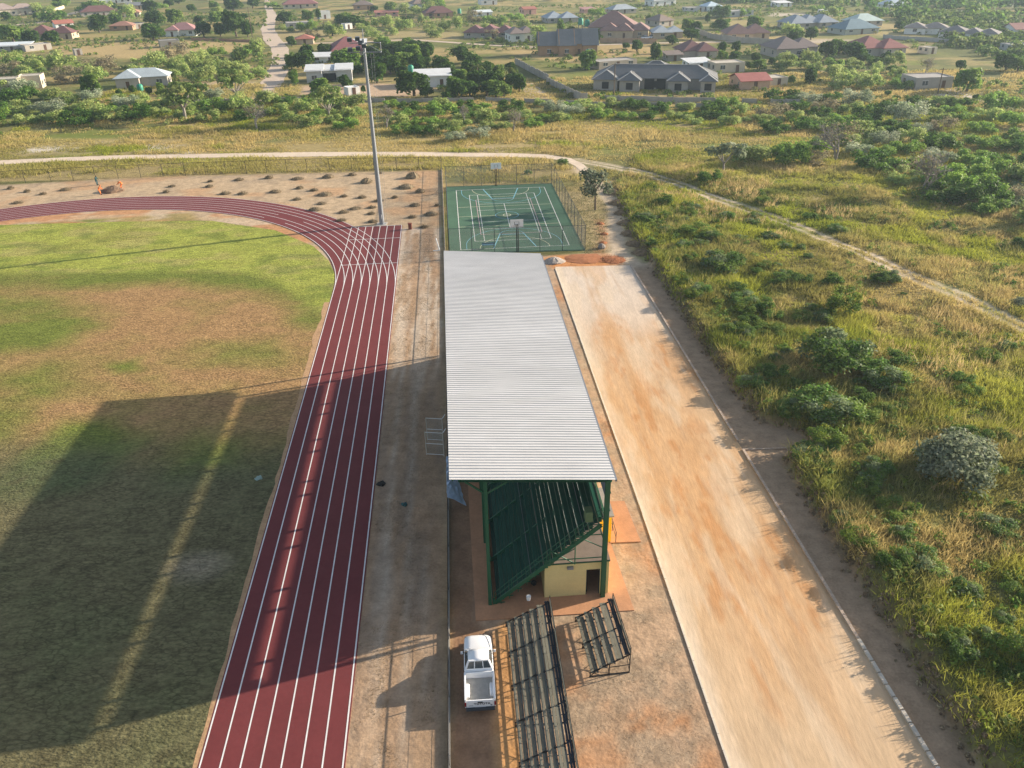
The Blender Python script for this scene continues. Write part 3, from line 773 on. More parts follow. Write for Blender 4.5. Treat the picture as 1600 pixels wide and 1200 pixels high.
for i in range(NR):
    b = MB(); x, z = rowx(i), rowz(i)
    b.box(x + .16, .1, z - .05, x + .465, YE - .1, z)
    b.box(x - .085, .12, z - .62, x - .06, YE - .12, z - .475)
    b.box(x - .09, .1, z - .47, x + .155, YE - .1, z - .43)
    b.box(x + .165, .1, z - .43, x + .19, YE - .1, z - .06)
    for yy in np.arange(.12, YE, 1.55): b.box(x + .2, yy, z - .40, x + .40, yy + .05, z - .055)
    o = b.build('seat_row', M['greenseat'], gs)
    if i in (4, 10):   # bare aluminium nosing
        MB().box(x - .12, .1, z - .445, x - .092, YE - .1, z - .40).build('nosing', M['galv'], o)
for y in np.linspace(0, YE, 10):
    b = MB(); s = -1
    b.beam((rowx(0) - .3, y, .10), (rowx(NR - 1) + .35, y, rowz(NR - 1) - .55), .08, .28)
    b.beam((rowx(0) - .3, y, 0), (rowx(0) - .3, y, .5), .12)
    for i in range(NR):
        x, z = rowx(i), rowz(i); b.beam((x + .17, y, z - .75), (x + .17, y, z - .06), .05); b.beam((x - .1, y, z - .5), (x + .42, y, z - .5), .05); b.beam((x + .17, y, z - .075), (x + .46, y, z - .075), .05)
    b.build('stringer', M['green'], gs)
for y in (-.12, YE + .12):
    b = MB(); p0, p1 = Vector((rowx(0) - .25, y, 1.15)), Vector((rowx(NR - 1) + .3, y, rowz(NR - 1) + .85))
    dz = Vector((0, 0, .38))
    b.tube(p0, p1, .025); b.tube(p0 - dz, p1 - dz, .025)
    for k in range(7):
        p = p0.lerp(p1, k / 6); b.tube(p - Vector((0, 0, .95)), p, .022)
    b.build('handrail', M['green'], gs)
# front steel fascia of the seating, rear sheeting with slits of light above and below
b = MB(); b.box(.16, .1, .06, .20, YE - .1, .62); b.build('front_fascia', M['greenseat'], gs)
b = MB()
for x0, y0, y1 in ((7.56, .15, YE - .1),):
    nn = int((y1 - y0) / .25)
    for k in range(nn):
        a = y0 + k * .25; b.add([(x0, a, 7.02), (x0 + .03, a + .125, 7.02), (x0, a + .25, 7.02), (x0, a, 9.36), (x0 + .03, a + .125, 9.36), (x0, a + .25, 9.36)], [(0, 1, 4, 3), (1, 2, 5, 4)])
b.build('rear_sheeting', M['greyblue'], gs)
b = MB()
for z in (7.06, 8.4, 9.38): b.beam((7.6, 0, z), (7.6, YE, z), .06)
for z in (6.3, 5.9): b.beam((7.45, 0, z), (7.45, YE, z), .07)
b.box(7.28, .1, 6.0, 7.32, YE - .1, 6.60)
b.build('rear_rail', M['green'], gs)
# end bracing above the building deck
b = MB(); yb = -.05
b.tube((3.9, yb, 3.0), (3.9, yb, 4.25), .035); b.tube((5.5, yb, 3.0), (5.5, yb, 5.9), .035)
b.tube((3.0, yb, 3.45), (7.3, yb, 3.45), .035); b.tube((5.5, yb, 5.3), (7.3, yb, 5.3), .035)
b.tube((3.9, yb, 4.25), (5.5, yb, 3.05), .045); b.tube((3.5, yb, 3.05), (5.5, yb, 4.3), .03); b.tube((5.5, yb, 5.3), (7.3, yb, 4.2), .035); b.tube((6.9, yb, 6.2), (7.35, yb, 4.6), .03)
b.build('end_brace', M['green'], gs)
MB().box(6.05, -.3, 6.5, 6.5, .35, 7.25).build('end_box', mat('olive_box', (.10, .15, .07), .7), gs, bevel=.02)
# downpipe and gutter
MB().box(7.7, -.6, zroof(7.7) - .16, 7.82, 38.3, zroof(7.7) - .02).build('gutter', M['galv'], gs)

# building under the stand
bd = empty('changing_room_block', st_(3.6, .25) + (0,), RS, 'cream yellow block with an open dark doorway under the end of the grandstand', 'building')
b = MB(); h = 2.86
L = 34.0; W = 4.2; t = .22
b.box(0, 0, 0, 2.72, t, h); b.box(2.72, 0, 2.2, 3.62, t, h); b.box(3.62, 0, 0, W, t, h)
b.box(0, t, 0, t, L, h); b.box(W - t, t, 0, W, L, h); b.box(t, L - t, 0, W - t, L, h)
b.box(t, 3.6, 0, W - t, 3.75, h - .02)
b.build('wall', M['cream'], bd)
MB().box(-.1, -.1, h, W + .03, L, h + .14).build('roof_slab', mat('brown_slab', (.20, .155, .125), .95, var=.2), bd)  # deck slab in a mottled brown-grey
MB().box(-.105, -.13, h + .02, W + .03, -.102, h + .10).build('slab_edge', M['green'], bd)
MB().box(2.72, .02, 2.16, 3.62, .2, 2.2).box(2.72, .02, 0.06, 2.76, .2, 2.16).box(3.58, .02, 0.06, 3.62, .2, 2.16).build('door_frame', M['steelblue'], bd)
MB().box(2.80, .24, .07, 2.85, 1.05, 2.12).build('door', M['dark'], bd)
lm = MB().box(1.45, -.16, 2.42, 1.85, -.002, 2.6).build('wall_lamp', M['galv'], bd)
b = MB()
for yw in (7, 13, 19, 25): b.box(W - .01, yw, 1.2, W + .02, yw + 1.4, 2.3)
b.build('window', M['glass'], bd)
sh_ = MB(); nY = 26; Vs = []  # thin white layer over part of the brown deck, wavy near edge
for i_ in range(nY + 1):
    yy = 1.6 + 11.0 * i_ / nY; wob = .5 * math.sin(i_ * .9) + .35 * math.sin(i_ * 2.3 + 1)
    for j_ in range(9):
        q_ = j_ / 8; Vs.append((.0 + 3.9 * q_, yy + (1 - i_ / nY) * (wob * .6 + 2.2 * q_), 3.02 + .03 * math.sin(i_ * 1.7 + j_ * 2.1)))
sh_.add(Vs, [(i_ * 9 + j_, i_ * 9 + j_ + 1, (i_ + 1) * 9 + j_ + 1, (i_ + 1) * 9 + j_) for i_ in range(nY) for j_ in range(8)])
so_ = sh_.build('white_layer', M['white']); so_.location = bd.location; so_.rotation_euler = bd.rotation_euler
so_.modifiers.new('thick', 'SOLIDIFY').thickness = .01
tag(so_, 'thin wavy white layer over part of the building deck under the seat rows', 'sheet')
# porch wing with the strong yellow paint on the road side
wx = empty('yellow_porch', st_(7.8, 5.3) + (0,), RS, 'bright yellow painted porch wall behind the rear grandstand column', 'porch')
MB().box(0.02, 0, 0, 1.15, .15, 2.35).box(1.0, .15, 0, 1.15, 3.2, 2.35).build('wall', M['yellow'], wx)
MB().box(0.02, -.1, 2.35, 1.3, 3.3, 2.45).build('roof_slab', M['block'], wx)
b = MB(); rx = 1.5
for yy in (-.1, 1.2, 2.5): b.tube((rx, yy, .09), (rx, yy, 1.0), .025)
b.tube((rx, -.1, 1.0), (rx, 2.5, 1.0), .025); b.tube((rx, -.1, .55), (rx, 2.5, .55), .02)
b.build('handrail', M['steelblue'], wx)

# ------------------------------------------------------------------ portable bleachers
def bleacher(name, loc, rz, rows, length, run, rise, z0, label, bays, rear=True, redmud=False):
    r = empty(name, loc, rz, label, 'bleacher', None)
    for i in range(rows):
        x, z = i * run, z0 + i * rise
        o = MB().box(x - .02, 0, z - .035, x + .155, length, z).box(x + .175, 0, z - .037, x + .335, length, z - .001).build('seat', M['woodgrey'], r)
        MB().box(x + .345, .02, z - .12, x + .45, length - .02, z - .085).build('footboard', M['steelblue'], r)
    zt = z0 + rows * rise; xb = rows * run
    MB().box(xb, 0, zt - .035, xb + .12, length, zt).box(xb + .14, 0, zt - .036, xb + .26, length, zt - .001).build('seat', M['steelblue'], r)
    MB().box(xb + .30, 0, zt - .03, xb + .33, length, zt + .30).build('back_board', M['woodgrey'], r)
    for k in range(bays + 1):
        y = .05 + (length - .1) * k / bays
        b = MB()
        b.beam((-.1, y, .05), (xb + .35, y, .05), .05); b.beam((-.1, y, z0 - .12), (xb + .33, y, zt - .1), .06)
        b.beam((xb + .33, y, 0), (xb + .33, y, zt + .45), .05); b.beam((xb * .55, y, 0), (xb * .55, y, z0 + rise * rows * .55 - .1), .05); b.beam((-.05, y, 0), (-.05, y, z0 - .1), .05)
        b.beam((-.05, y, .1), (xb * .55, y, z0 + rise * rows * .5), .035)
        b.beam((xb * .55, y, z0 + .2), (xb + .33, y, z0 + .25), .035)
        for i in range(rows + 1): b.beam((i * run - .02, y, z0 + i * rise - .07), (i * run + .30, y, z0 + i * rise - .07), .045); 
        b.build('frame', M['black'], r)
        if k < bays:
            y2 = .05 + (length - .1) * (k + 1) / bays
            b = MB(); b.beam((xb + .33, y, .15), (xb + .33, y2, zt - .1), .03); b.beam((xb + .33, y2, .15), (xb + .33, y, zt - .1), .03)
            b.beam((xb * .55, y, .1), (xb * .55, y2, z0 + rise * rows * .5), .03)
            for xx, zz in ((xb + .33, zt + .42), (xb + .33, .9)): b.beam((xx, y, zz), (xx, y2, zz), .035)
            for i in range(rows + 1):
                if i % 1 == 0: b.beam((i * run + .30, y + (y2 - y) * .5, z0 + i * rise - .06), (i * run - .01, y + (y2 - y) * .5, z0 + i * rise - .06), .04)
            b.build('brace', M['black'], r)
    return r
def axis_loc(far, near):   # origin at near front corner, y to the far end
    d = Vector((far[0] - near[0], far[1] - near[1])); return (near[0], near[1], 0), math.atan2(d.y, d.x) - PI / 2, d.length
l, rz, ln = axis_loc((-.62, 37.25), (-.02, 28.5))
# the long one runs on out of the bottom of the picture
nx_, ny_ = l[0] + math.sin(rz) * 6.2, l[1] - math.cos(rz) * 6.2
bl1 = bleacher('bleacher', (nx_, ny_, 0), rz, 5, ln + 6.2, .475, .285, .45, 'long steel bleacher with worn grey boards beside the white pickup truck', 6)
l, rz, ln = axis_loc((3.78, 37.55), (4.30, 33.05))
bl2 = bleacher('bleacher', l, rz, 4, ln, .49, .30, .42, 'short dark bleacher standing at an angle near the orange road', 2)
# white bucket on the bleacher end, black pot below the stand
x, y = gp(826, 936, 1.45); b = MB(); b.tube((0, 0, 0), (0, 0, .30), .12, .15, 14); o = b.build('bucket', M['white']); o.location = (x, y + .05, 1.345)
tag(o, 'small white bucket left on the far end of the long bleacher', 'bucket')
MB().path([(-.15, 0, .28), (-.1, 0, .42), (.1, 0, .42), (.15, 0, .28)], .008, 5).build('handle', M['galv'], o)
x, y = gp(834, 915); b = MB(); secs = [[(r * math.cos(t), r * math.sin(t), z) for t in np.linspace(0, 2 * PI, 13)[:-1]] for r, z in ((.10, 0), (.18, .1), (.2, .2), (.15, .3), (.11, .34))]
b.loft(secs); o = b.build('pot', M['black']); o.location = (x, y, .065); tag(o, 'round black pot on the slab under the seat rows', 'pot')

# ------------------------------------------------------------------ floodlight mast
mx, my = gp(597, 350); MH = 26.2
def lean(z): return (-.10 * z / MH, 0, z)
ms = empty('floodlight_mast', (mx, my, 0), 0, 'tall grey steel floodlight mast at the end of the running track', 'floodlight mast')
b = MB()
zs = [0, 3, 9, 15, 21, MH]; rs = [.38, .37, .32, .27, .22, .18]
for k in range(5): b.tube(lean(zs[k]), lean(zs[k + 1]), rs[k], rs[k + 1], 14)
for z in (9, 17): b.tube(lean(z - .15), lean(z + .15), .30 if z < 12 else .24, n=14)
b.build('pole', M['galv'], ms)
MB().tube((0, 0, 0), (0, 0, .05), .6, n=14).build('base_plate', M['galv'], ms)
MB().box(-.8, -.8, -.2, .8, .8, .04).build('footing', M['concrete'], ms)
b = MB(); T = MH; lx = -.10
for z in (T - .5, T - 1.7): b.tube((lx - 2.0, 0, z), (lx + 2.3, 0, z), .06); b.tube((lx, -1.2, z), (lx, 1.2, z), .05)
b.tube((lx + 2.3, 0, T - .5), (lx + 2.3, 0, T - 1.7), .05); b.tube((lx + .2, 0, T - .5), (lx + 2.3, 0, T - 1.7), .04)
b.tube((lx + 2.3, -.5, T - .5), (lx + 2.3, .5, T - .5), .04); b.tube((lx + 2.3, -.5, T - 1.7), (lx + 2.3, .5, T - 1.7), .04)
b.tube((lx, 0, T - 2.2), (lx, 0, T + 1.3), .06)
b.build('head_frame', M['galv'], ms)
for (dx, dy, dz) in ((-1.9, .1, .55), (-.8, .1, .65), (-1.9, -.3, -.7), (-.75, -.3, -.55), (-.5, .5, .1), (.1, -.5, -.2)):
    fl_ = MB(); cx, cy, cz = lx + dx, dy, T - .6 + dz
    fl_.add([(cx - .34, cy - .15, cz - .3), (cx + .34, cy - .15, cz - .3), (cx + .34, cy - .15, cz + .22), (cx - .34, cy - .15, cz + .22), (cx - .26, cy + .18, cz - .12), (cx + .26, cy + .18, cz - .12), (cx + .26, cy + .18, cz + .3), (cx - .26, cy + .18, cz + .3)],
            [(0, 1, 2, 3), (7, 6, 5, 4), (0, 4, 5, 1), (1, 5, 6, 2), (2, 6, 7, 3), (3, 7, 4, 0)])
    h_ = fl_.build('floodlight', M['galv'], ms)
    MB().box(cx - .30, cy - .17, cz - .26, cx + .30, cy - .152, cz + .18).build('lens', M['glass'], h_)
b = MB()
for x in (.55, .95):
    pts = [(lx + x + .25, .2, MH - 1.7), (x * .75 + .25, .2, 16), (x * .75 + .22, .2, 8), (x * .6 + .15, .1, .4)]
    b.path(pts, .012, 5)
b.build('cable', M['galv'], ms)
MB().tube((0, -.33, .9), (0, -.36, 1.6), .12, n=4).build('access_hatch', M['galv'], ms)
# small brick stub at the end of the track
x, y = gp(641, 358); o = MB().box(-.25, -.2, -.05, .25, .2, .85).box(-.30, -.25, .85, .30, .25, .93).build('pillar_stub', mat('red_brick', (.20, .06, .04), .9, var=.2, vscale=4), bevel=.01); o.location = (x, y, 0)
tag(o, 'short dark red masonry stub beside the corner of the track', 'pillar')

# ------------------------------------------------------------------ white pickup truck
tr = empty('pickup_truck', (-2.28, 33.55, 0), math.radians(3.3), 'white single cab pickup truck parked beside the long bleacher', 'pickup truck')
def sec(y, w, zb, zt, crown=.03, r=.12):
    return [(-w, y, zb), (-w - .015, y, zb + (zt - zb) * .5), (-w, y, zt - r), (-w + r * .5, y, zt - r * .25), (-w * .5, y, zt + crown * .7), (0, y, zt + crown), (w * .5, y, zt + crown * .7), (w - r * .5, y, zt - r * .25), (w, y, zt - r), (w + .015, y, zt - (zt - zb) * .5), (w, y, zb)]
# nose, hood and cab waist as one shell
b = MB()
b.loft([sec(2.12, .66, .42, .80, .02), sec(2.08, .76, .36, .90, .03), sec(1.9, .815, .34, .97, .04), sec(1.5, .835, .34, 1.02, .045), sec(1.05, .845, .34, 1.06, .04), sec(.9, .85, .34, 1.07, .01), sec(.0, .855, .34, 1.07, .0), sec(-.80, .855, .34, 1.07, .0)])
body = b.build('body', M['carpaint'], tr)
# cab upper shell (pillars + roof)
def cabsec(y, z, w): return (y, z, w)
rf, rrr = (.22, 1.70, .60), (-.56, 1.72, .60)
b = MB()
roof_pts = [[(-.60 + .06, .26, 1.675), (0, .30, 1.70), (.60 - .06, .26, 1.675)], [(-.61, .1, 1.70), (0, .1, 1.745), (.61, .1, 1.70)], [(-.61, -.45, 1.72), (0, -.45, 1.765), (.61, -.45, 1.72)], [(-.57, -.60, 1.69), (0, -.62, 1.73), (.57, -.60, 1.69)]]
V = [p for r_ in roof_pts for p in r_] + [(x, y, z - .06) for r_ in roof_pts for x, y, z in r_]
Fc = []
for i in range(3):
    for k in range(2): Fc += [(i * 3 + k, i * 3 + k + 1, i * 3 + 4 + k, i * 3 + 3 + k), tuple(12 + q for q in (i * 3 + 3 + k, i * 3 + 4 + k, i * 3 + k + 1, i * 3 + k))]
rim_ = [0, 1, 2, 5, 8, 11, 10, 9, 6, 3]
for a_, c_ in zip(rim_, rim_[1:] + rim_[:1]): Fc.append((a_, 12 + a_, 12 + c_, c_))
b.add(V, Fc, True); b.build('roof', M['carpaint'], tr)
b = MB()
A = {'fl': (-.78, .88, 1.05), 'fr': (.78, .88, 1.05), 'rl': (-.80, -.72, 1.05), 'rr': (.80, -.72, 1.05), 'tfl': (-.57, .24, 1.66), 'tfr': (.57, .24, 1.66), 'trl': (-.58, -.57, 1.68), 'trr': (.58, -.57, 1.68)}
for p, q in (('fl', 'tfl'), ('fr', 'tfr'), ('rl', 'trl'), ('rr', 'trr')): b.beam(A[p], A[q], .10, .07)
b.beam(A['rl'], A['rr'], .08, .08); b.beam(A['trl'], A['trr'], .07, .09)
for s in (-1, 1): b.beam((s * .26, -.70, 1.05), (s * .23, -.575, 1.66), .05)
b.add([(-.80, -.73, .98), (.80, -.73, .98), (.79, -.705, 1.18), (-.79, -.705, 1.18)], [(0, 1, 2, 3)])
b.build('pillar', M['carpaint'], tr)
def pane(name, pts): return MB().poly(pts).build(name, M['glass'], tr)
pane('windshield', [(-.74, .89, 1.075), (.74, .89, 1.075), (.55, .27, 1.655), (-.55, .27, 1.655)])
for x0, x1, t0, t1 in ((-.74, -.28, -.55, -.25), (-.24, .24, -.21, .21), (.28, .74, .25, .55)):
    pane('rear_window', [(x1, -.705, 1.19), (x0, -.705, 1.19), (t0, -.585, 1.63), (t1, -.585, 1.63)])
for s in (-1, 1):
    pane('side_window', [(s * .805, -.62, 1.09), (s * .80, .72, 1.09), (s * .60, .22, 1.63), (s * .605, -.52, 1.65)][::s])
MB().box(-.70, .84, 1.03, .70, .90, 1.075).build('cowl', M['black'], tr)
for s in (-.35, .2): MB().beam((s, .86, 1.085), (s + .42, .78, 1.16), .018).build('wiper', M['black'], tr)
# bed
b = MB()
for s in (-1, 1):
    x0, x1 = (s * .86, s * .79); x0, x1 = min(x0, x1), max(x0, x1)
    b.box(x0, -2.78, .42, x1, -.84, 1.05)
    b.box(x0 - (.01 if s < 0 else .03), -2.78, 1.05, x1 + (.03 if s < 0 else .01), -.84, 1.075)
b.box(-.79, -.90, .60, .79, -.84, 1.07)
b.build('bed_side', M['carpaint'], tr, bevel=.012)
b = MB(); b.box(-.785, -2.76, .56, .785, -.905, .60)
for k in range(15): xx = -.72 + k * .103; b.box(xx, -2.74, .601, xx + .055, -.93, .618)
b.build('bed_floor', M['bedliner'], tr)
for s in (-1, 1):
    ws = []
    for yy, f in ((-2.28, .45), (-2.18, .85), (-1.95, 1.0), (-1.68, 1.0), (-1.46, .85), (-1.36, .45)):
        xo, xi = s * .785, s * (.785 - .22 * (.75 + .25 * f)); zt = .61 + .25 * f
        ws.append([(xo, yy, .60), (xi, yy, .60), (xi, yy, zt - .05), (xi + s * .05, yy, zt), (xo, yy, zt)][::s])
    MB().loft(ws).build('wheel_arch', M['carpaint'], tr)
tg = MB().box(-.78, -2.85, .50, .78, -2.785, 1.06).box(-.72, -2.862, .56, .72, -2.852, .98).build('tailgate', M['carpaint'], tr, bevel=.01)
fc = bpy.data.curves.new('tailgate_lettering', 'FONT'); fc.body = 'TOYOTA'; fc.size = .205; fc.align_x = 'CENTER'; fc.extrude = .003; fc.space_character = 1.12; fc.offset = .006
fo = bpy.data.objects.new('lettering', fc); link(fo, tg); fo.location = (.10, -2.868, .74); fo.rotation_euler = (PI / 2, 0, 0)
bpy.context.view_layer.update()
_me = bpy.data.meshes.new_from_object(fo.evaluated_get(bpy.context.evaluated_depsgraph_get())); _me.materials.clear(); _me.materials.append(M['black'])
_lo = link(bpy.data.objects.new('tailgate_lettering', _me), tg); _lo.location = fo.location; _lo.rotation_euler = fo.rotation_euler
bpy.data.objects.remove(fo)
MB().box(-.64, -2.868, .66, -.40, -2.864, .70).build('badge', mat('grey_badge', (.25, .25, .27), .4), tg)
MB().tube((.62, -2.864, .67), (.62, -2.87, .67), .055, n=14).build('badge', mat('grey_badge', (.25, .25, .27), .4), tg)
MB().box(-.14, -2.885, .90, .14, -2.866, .97).build('handle', M['black'], tg)
b = MB(); b.box(-.80, -3.02, .40, .80, -2.87, .54); b.box(-.80, -2.93, .54, -.30, -2.875, .56); b.box(.30, -2.93, .54, .80, -2.875, .56)
b.build('rear_bumper', mat('dark_bumper', (.05, .055, .065), .55), tr, bevel=.015)
for s in (-1, 1):
    MB().box(s * .825 - .045, -2.86, .62, s * .825 + .045, -2.78, .86).build('tail_light', M['redlens'], tr)
    MB().box(s * .70 - .09, 2.02, .68, s * .70 + .09, 2.125, .82).build('headlight', M['glass'], tr)
    m_ = MB(); m_.beam((s * .82, .60, 1.10), (s * .92, .58, 1.14), .04); m_.build('mirror_arm', M['black'], tr)
    MB().box(s * .97 - .07, .52, 1.06, s * .97 + .07, .60, 1.24).build('mirror', M['carpaint'], tr, bevel=.02)
    for yy in (1.22, -1.82):
        wv = MB().tube((s * .66, yy, .34), (s * .86, yy, .34), .34, n=24).build('wheel', M['rubber'], tr)
        MB().tube((s * .862, yy, .34), (s * .872, yy, .34), .20, n=18).build('rim', M['galv'], wv)
        ab = MB(); ab.tube((s * .845, yy, .36), (s * .874, yy, .36), .40, n=20); ab.build('wheel_arch_gap', M['black'], tr)
    MB().box(s * .862 - .008, -.68, .5, s * .862 + .008, -.675, 1.06).box(s * .862 - .008, .72, .5, s * .862 + .008, .725, 1.06).build('door_seam', M['dark'], tr)
    MB().box(s * .875 - .012, -.56, .86, s * .875 + .012, -.38, .90).build('door_handle', M['black'], tr)
MB().box(-.80, 2.06, .36, .80, 2.19, .60).build('front_bumper', mat('dark_bumper', (.05, .055, .065), .55), tr, bevel=.03)
MB().box(-.5, 2.125, .64, .5, 2.14, .80).build('grille', M['black'], tr)

# ------------------------------------------------------------------ gate, tarp, pipe, small litter
def gate(base_px, label, ln_):
    x, y = gp(*base_px); r = empty('metal_gate', (x, y, 0), math.radians(172), label, 'gate')
    for xx in (0, ln_): MB().tube((xx, 0, .05 if xx else -.1), (xx, 0, 2.35), .04, n=8).build('post', M['concrete'], r)
    b = MB()
    for z in (.15, 1.2, 2.3): b.tube((0, 0, z), (ln_, 0, z), .025)
    b.tube((0, 0, 2.3), (-.25, -.2, 2.65), .03)
    b.build('gate_frame', M['white'], r)
    mesh_panel('mesh_panel', [(0, 0), (ln_, 0)], 2.2, M['meshgrey'], r, .12)
gate((694, 713), 'grey tubular gate leaf standing open by the front of the grandstand', 1.5)
gate((693, 690), 'second open gate leaf, farther along the low track fence', 1.4)
tb = MB(); tx, ty = gp(704, 760, .3)
nu, nv = 16, 8; V = []
for i in range(nu):
    for j in range(nv):
        a, q = i / (nu - 1), j / (nv - 1)
        yv = -2.6 + 5.6 * a; xv = -.25 + 1.15 * q * (.5 + .7 * (1 - a)); zv = 1.22 - 1.0 * q ** 1.3 * (.6 + .4 * math.sin(3 * a + 1)) + .12 * (random.random() - .5)
        V.append((xv + .08 * (random.random() - .5), yv, max(.08, zv)))
tb.add(V, [(i * nv + j, i * nv + j + 1, (i + 1) * nv + j + 1, (i + 1) * nv + j) for i in range(nu - 1) for j in range(nv - 1)], False)
o = tb.build('tarp', M['tarp']); o.location = (tx, ty, 0); o.rotation_euler = (0, 0, RS)
sm = o.modifiers.new('thick', 'SOLIDIFY'); sm.thickness = .02
tag(o, 'crumpled pale blue tarpaulin draped over the low fence by the roof corner', 'tarpaulin')
for (px_, py_, lab, colr, s) in ((405, 748, 'small pale green plastic sheet lying on the shaded turf', (.24, .33, .30), .35), (632, 789, 'dark green scrap lying on the shaded track apron', (.03, .09, .09), .28), (596, 757, 'black rubbish bag on the ground beside the track edge', (.012, .012, .012), .40), (1322, 668, 'white plastic bag caught in the grass beside the road opening', (.75, .75, .74), .35), (1212, 590, 'white scrap on the dark soil of the cut bank', (.6, .6, .6), .18)):
    x, y, z = gpt(px_, py_); b = MB(); k = 10
    ring = [[(s * f * math.cos(t) * random.uniform(.7, 1.2), s * f * math.sin(t) * random.uniform(.6, 1.1), hh * s * random.uniform(.6, 1.3)) for t in np.linspace(0, 2 * PI, k + 1)[:-1]] for f, hh in ((1, .02), (.8, .35), (.4, .55))]
    b.loft(ring, smooth=False); o = b.build('litter', mat('litter_%d' % px_, colr, .7)); o.location = (x, y, z + .03); tag(o, lab, 'litter')
x, y = gp(687, 392); o = MB().tube((0, 0, .05), (-.5, 1.0, 1.5), .07, n=8).tube((0, 0, .05), (-.9, -.1, .08), .07, n=8).build('pipe', M['white']); o.location = (x, y, 0)
tag(o, 'bent white pipe beside the near left corner of the court fence', 'pipe')
x, y, z = gpt(940, 388); b = MB()
secs = [[(r * math.cos(t) * random.uniform(.85, 1.1), r * math.sin(t) * random.uniform(.85, 1.1), zz) for t in np.linspace(0, 2 * PI, 9)[:-1]] for r, zz in ((.5, -.05), (.55, .25), (.4, .55), (.15, .68))]
o = b.loft(secs, smooth=False).build('boulder', mat('rock', (.20, .18, .17), .9, var=.2)); o.location = (x, y, z); tag(o, 'grey boulder on the path by the court corner', 'boulder')

# ------------------------------------------------------------------ people by the soil mound
def skin_body(name, joints, bones, material, parent):
    me = bpy.data.meshes.new(name); names = list(joints); me.from_pydata([joints[k][0] for k in names], [(names.index(a), names.index(c_)) for a, c_ in bones], [])
    o = link(bpy.data.objects.new(name, me), parent); sk = o.modifiers.new('skin', 'SKIN')
    for i, k in enumerate(names):
        r = joints[k][1]; me.skin_vertices[0].data[i].radius = (r, r); me.skin_vertices[0].data[i].use_root = (i == 0)
    sb = o.modifiers.new('sub', 'SUBSURF'); sb.levels = sb.render_levels = 1
    me.materials.append(material); return o
def person(px_, py_, rz, bend, cloth, label, headcover):
    x, y = gp(px_, py_); r = empty('person', (x, y, 0), rz, label, 'person')
    hip = Vector((-.05 * bend * 4, 0, .92)); d = Vector((math.sin(bend), 0, math.cos(bend)))
    chest, neck = hip + d * .35, hip + d * .53; head = neck + (d + Vector((.1, 0, 0))).normalized() * .19
    J = {'pelvis': (hip, .15), 'chest': (chest, .165), 'neck': (neck, .075)}
    B = [('pelvis', 'chest'), ('chest', 'neck')]
    hand = {}
    for s, nme in ((.19, 'a'), (-.19, 'b')):
        sh = hip + d * .48 + Vector((0, s, 0)); el = sh + Vector((.12 + .15 * bend, s * .15, -.27)); wr = el + Vector((.20, -s * .2, -.18)); hand[nme] = wr
        J['sh' + nme] = (sh, .07); J['el' + nme] = (el, .052); J['wr' + nme] = (wr, .042); B += [('chest', 'sh' + nme), ('sh' + nme, 'el' + nme), ('el' + nme, 'wr' + nme)]
        hp = hip + Vector((0, s * .5, -.06)); kn = Vector((.06, s * .7, .48)); an = Vector((0 if s > 0 else .14, s * .8, .07))
        J['hp' + nme] = (hp, .105); J['kn' + nme] = (kn, .075); J['an' + nme] = (an, .058); B += [('pelvis', 'hp' + nme), ('hp' + nme, 'kn' + nme), ('kn' + nme, 'an' + nme)]
    skin_body('overalls', J, B, cloth, r)
    JB = {'neck': (neck, .055), 'skull': (head - d * .03, .095), 'crown': (head + d * .08, .075)}; BB = [('neck', 'skull'), ('skull', 'crown')]
    skin_body('head', JB, BB, M['skin'], r)
    for nme in 'ab':
        wr = hand[nme]; hj = {'w': (wr, .034), 'p': (wr + Vector((.08, 0, -.05)), .04)}; hb = [('w', 'p')]
        for k in range(4): hj['f%d' % k] = (wr + Vector((.165 - .01 * abs(k - 1), (k - 1.5) * .02, -.10)), .009); hb.append(('p', 'f%d' % k))
        hj['t'] = (wr + Vector((.09, .05, -.08)), .010); hb.append(('w', 't'))
        skin_body('hand', hj, hb, M['skin'], r)
    hc = [[((head + d * zz).x + rr_ * math.cos(t), rr_ * math.sin(t), (head + d * zz).z) for t in np.linspace(0, 2 * PI, 13)[:-1]] for rr_, zz in ((.115, .03), (.112, .08), (.07, .135), (.02, .15))]
    MB().loft(hc).build('hat', headcover, r)
    for s, nme in ((.19, 'a'), (-.19, 'b')):
        an = J['an' + nme][0]; MB().box(an.x - .07, an.y - .05, 0, an.x + .19, an.y + .05, .09).build('shoe', M['rubber'], r, bevel=.02)
    return r
person(157, 304, math.radians(10), .55, M['orange'], 'person in orange overalls stooping on the left of the dark soil mound', M['orange'])
person(152, 289, math.radians(-20), .35, M['teal'], 'person in dark teal clothes standing behind the one in orange', M['black'])
person(190, 294, math.radians(165), 1.25, M['orange'], 'person in orange overalls bent low on the right of the soil mound', mat('yellow_hat', (.5, .4, .06), .8))
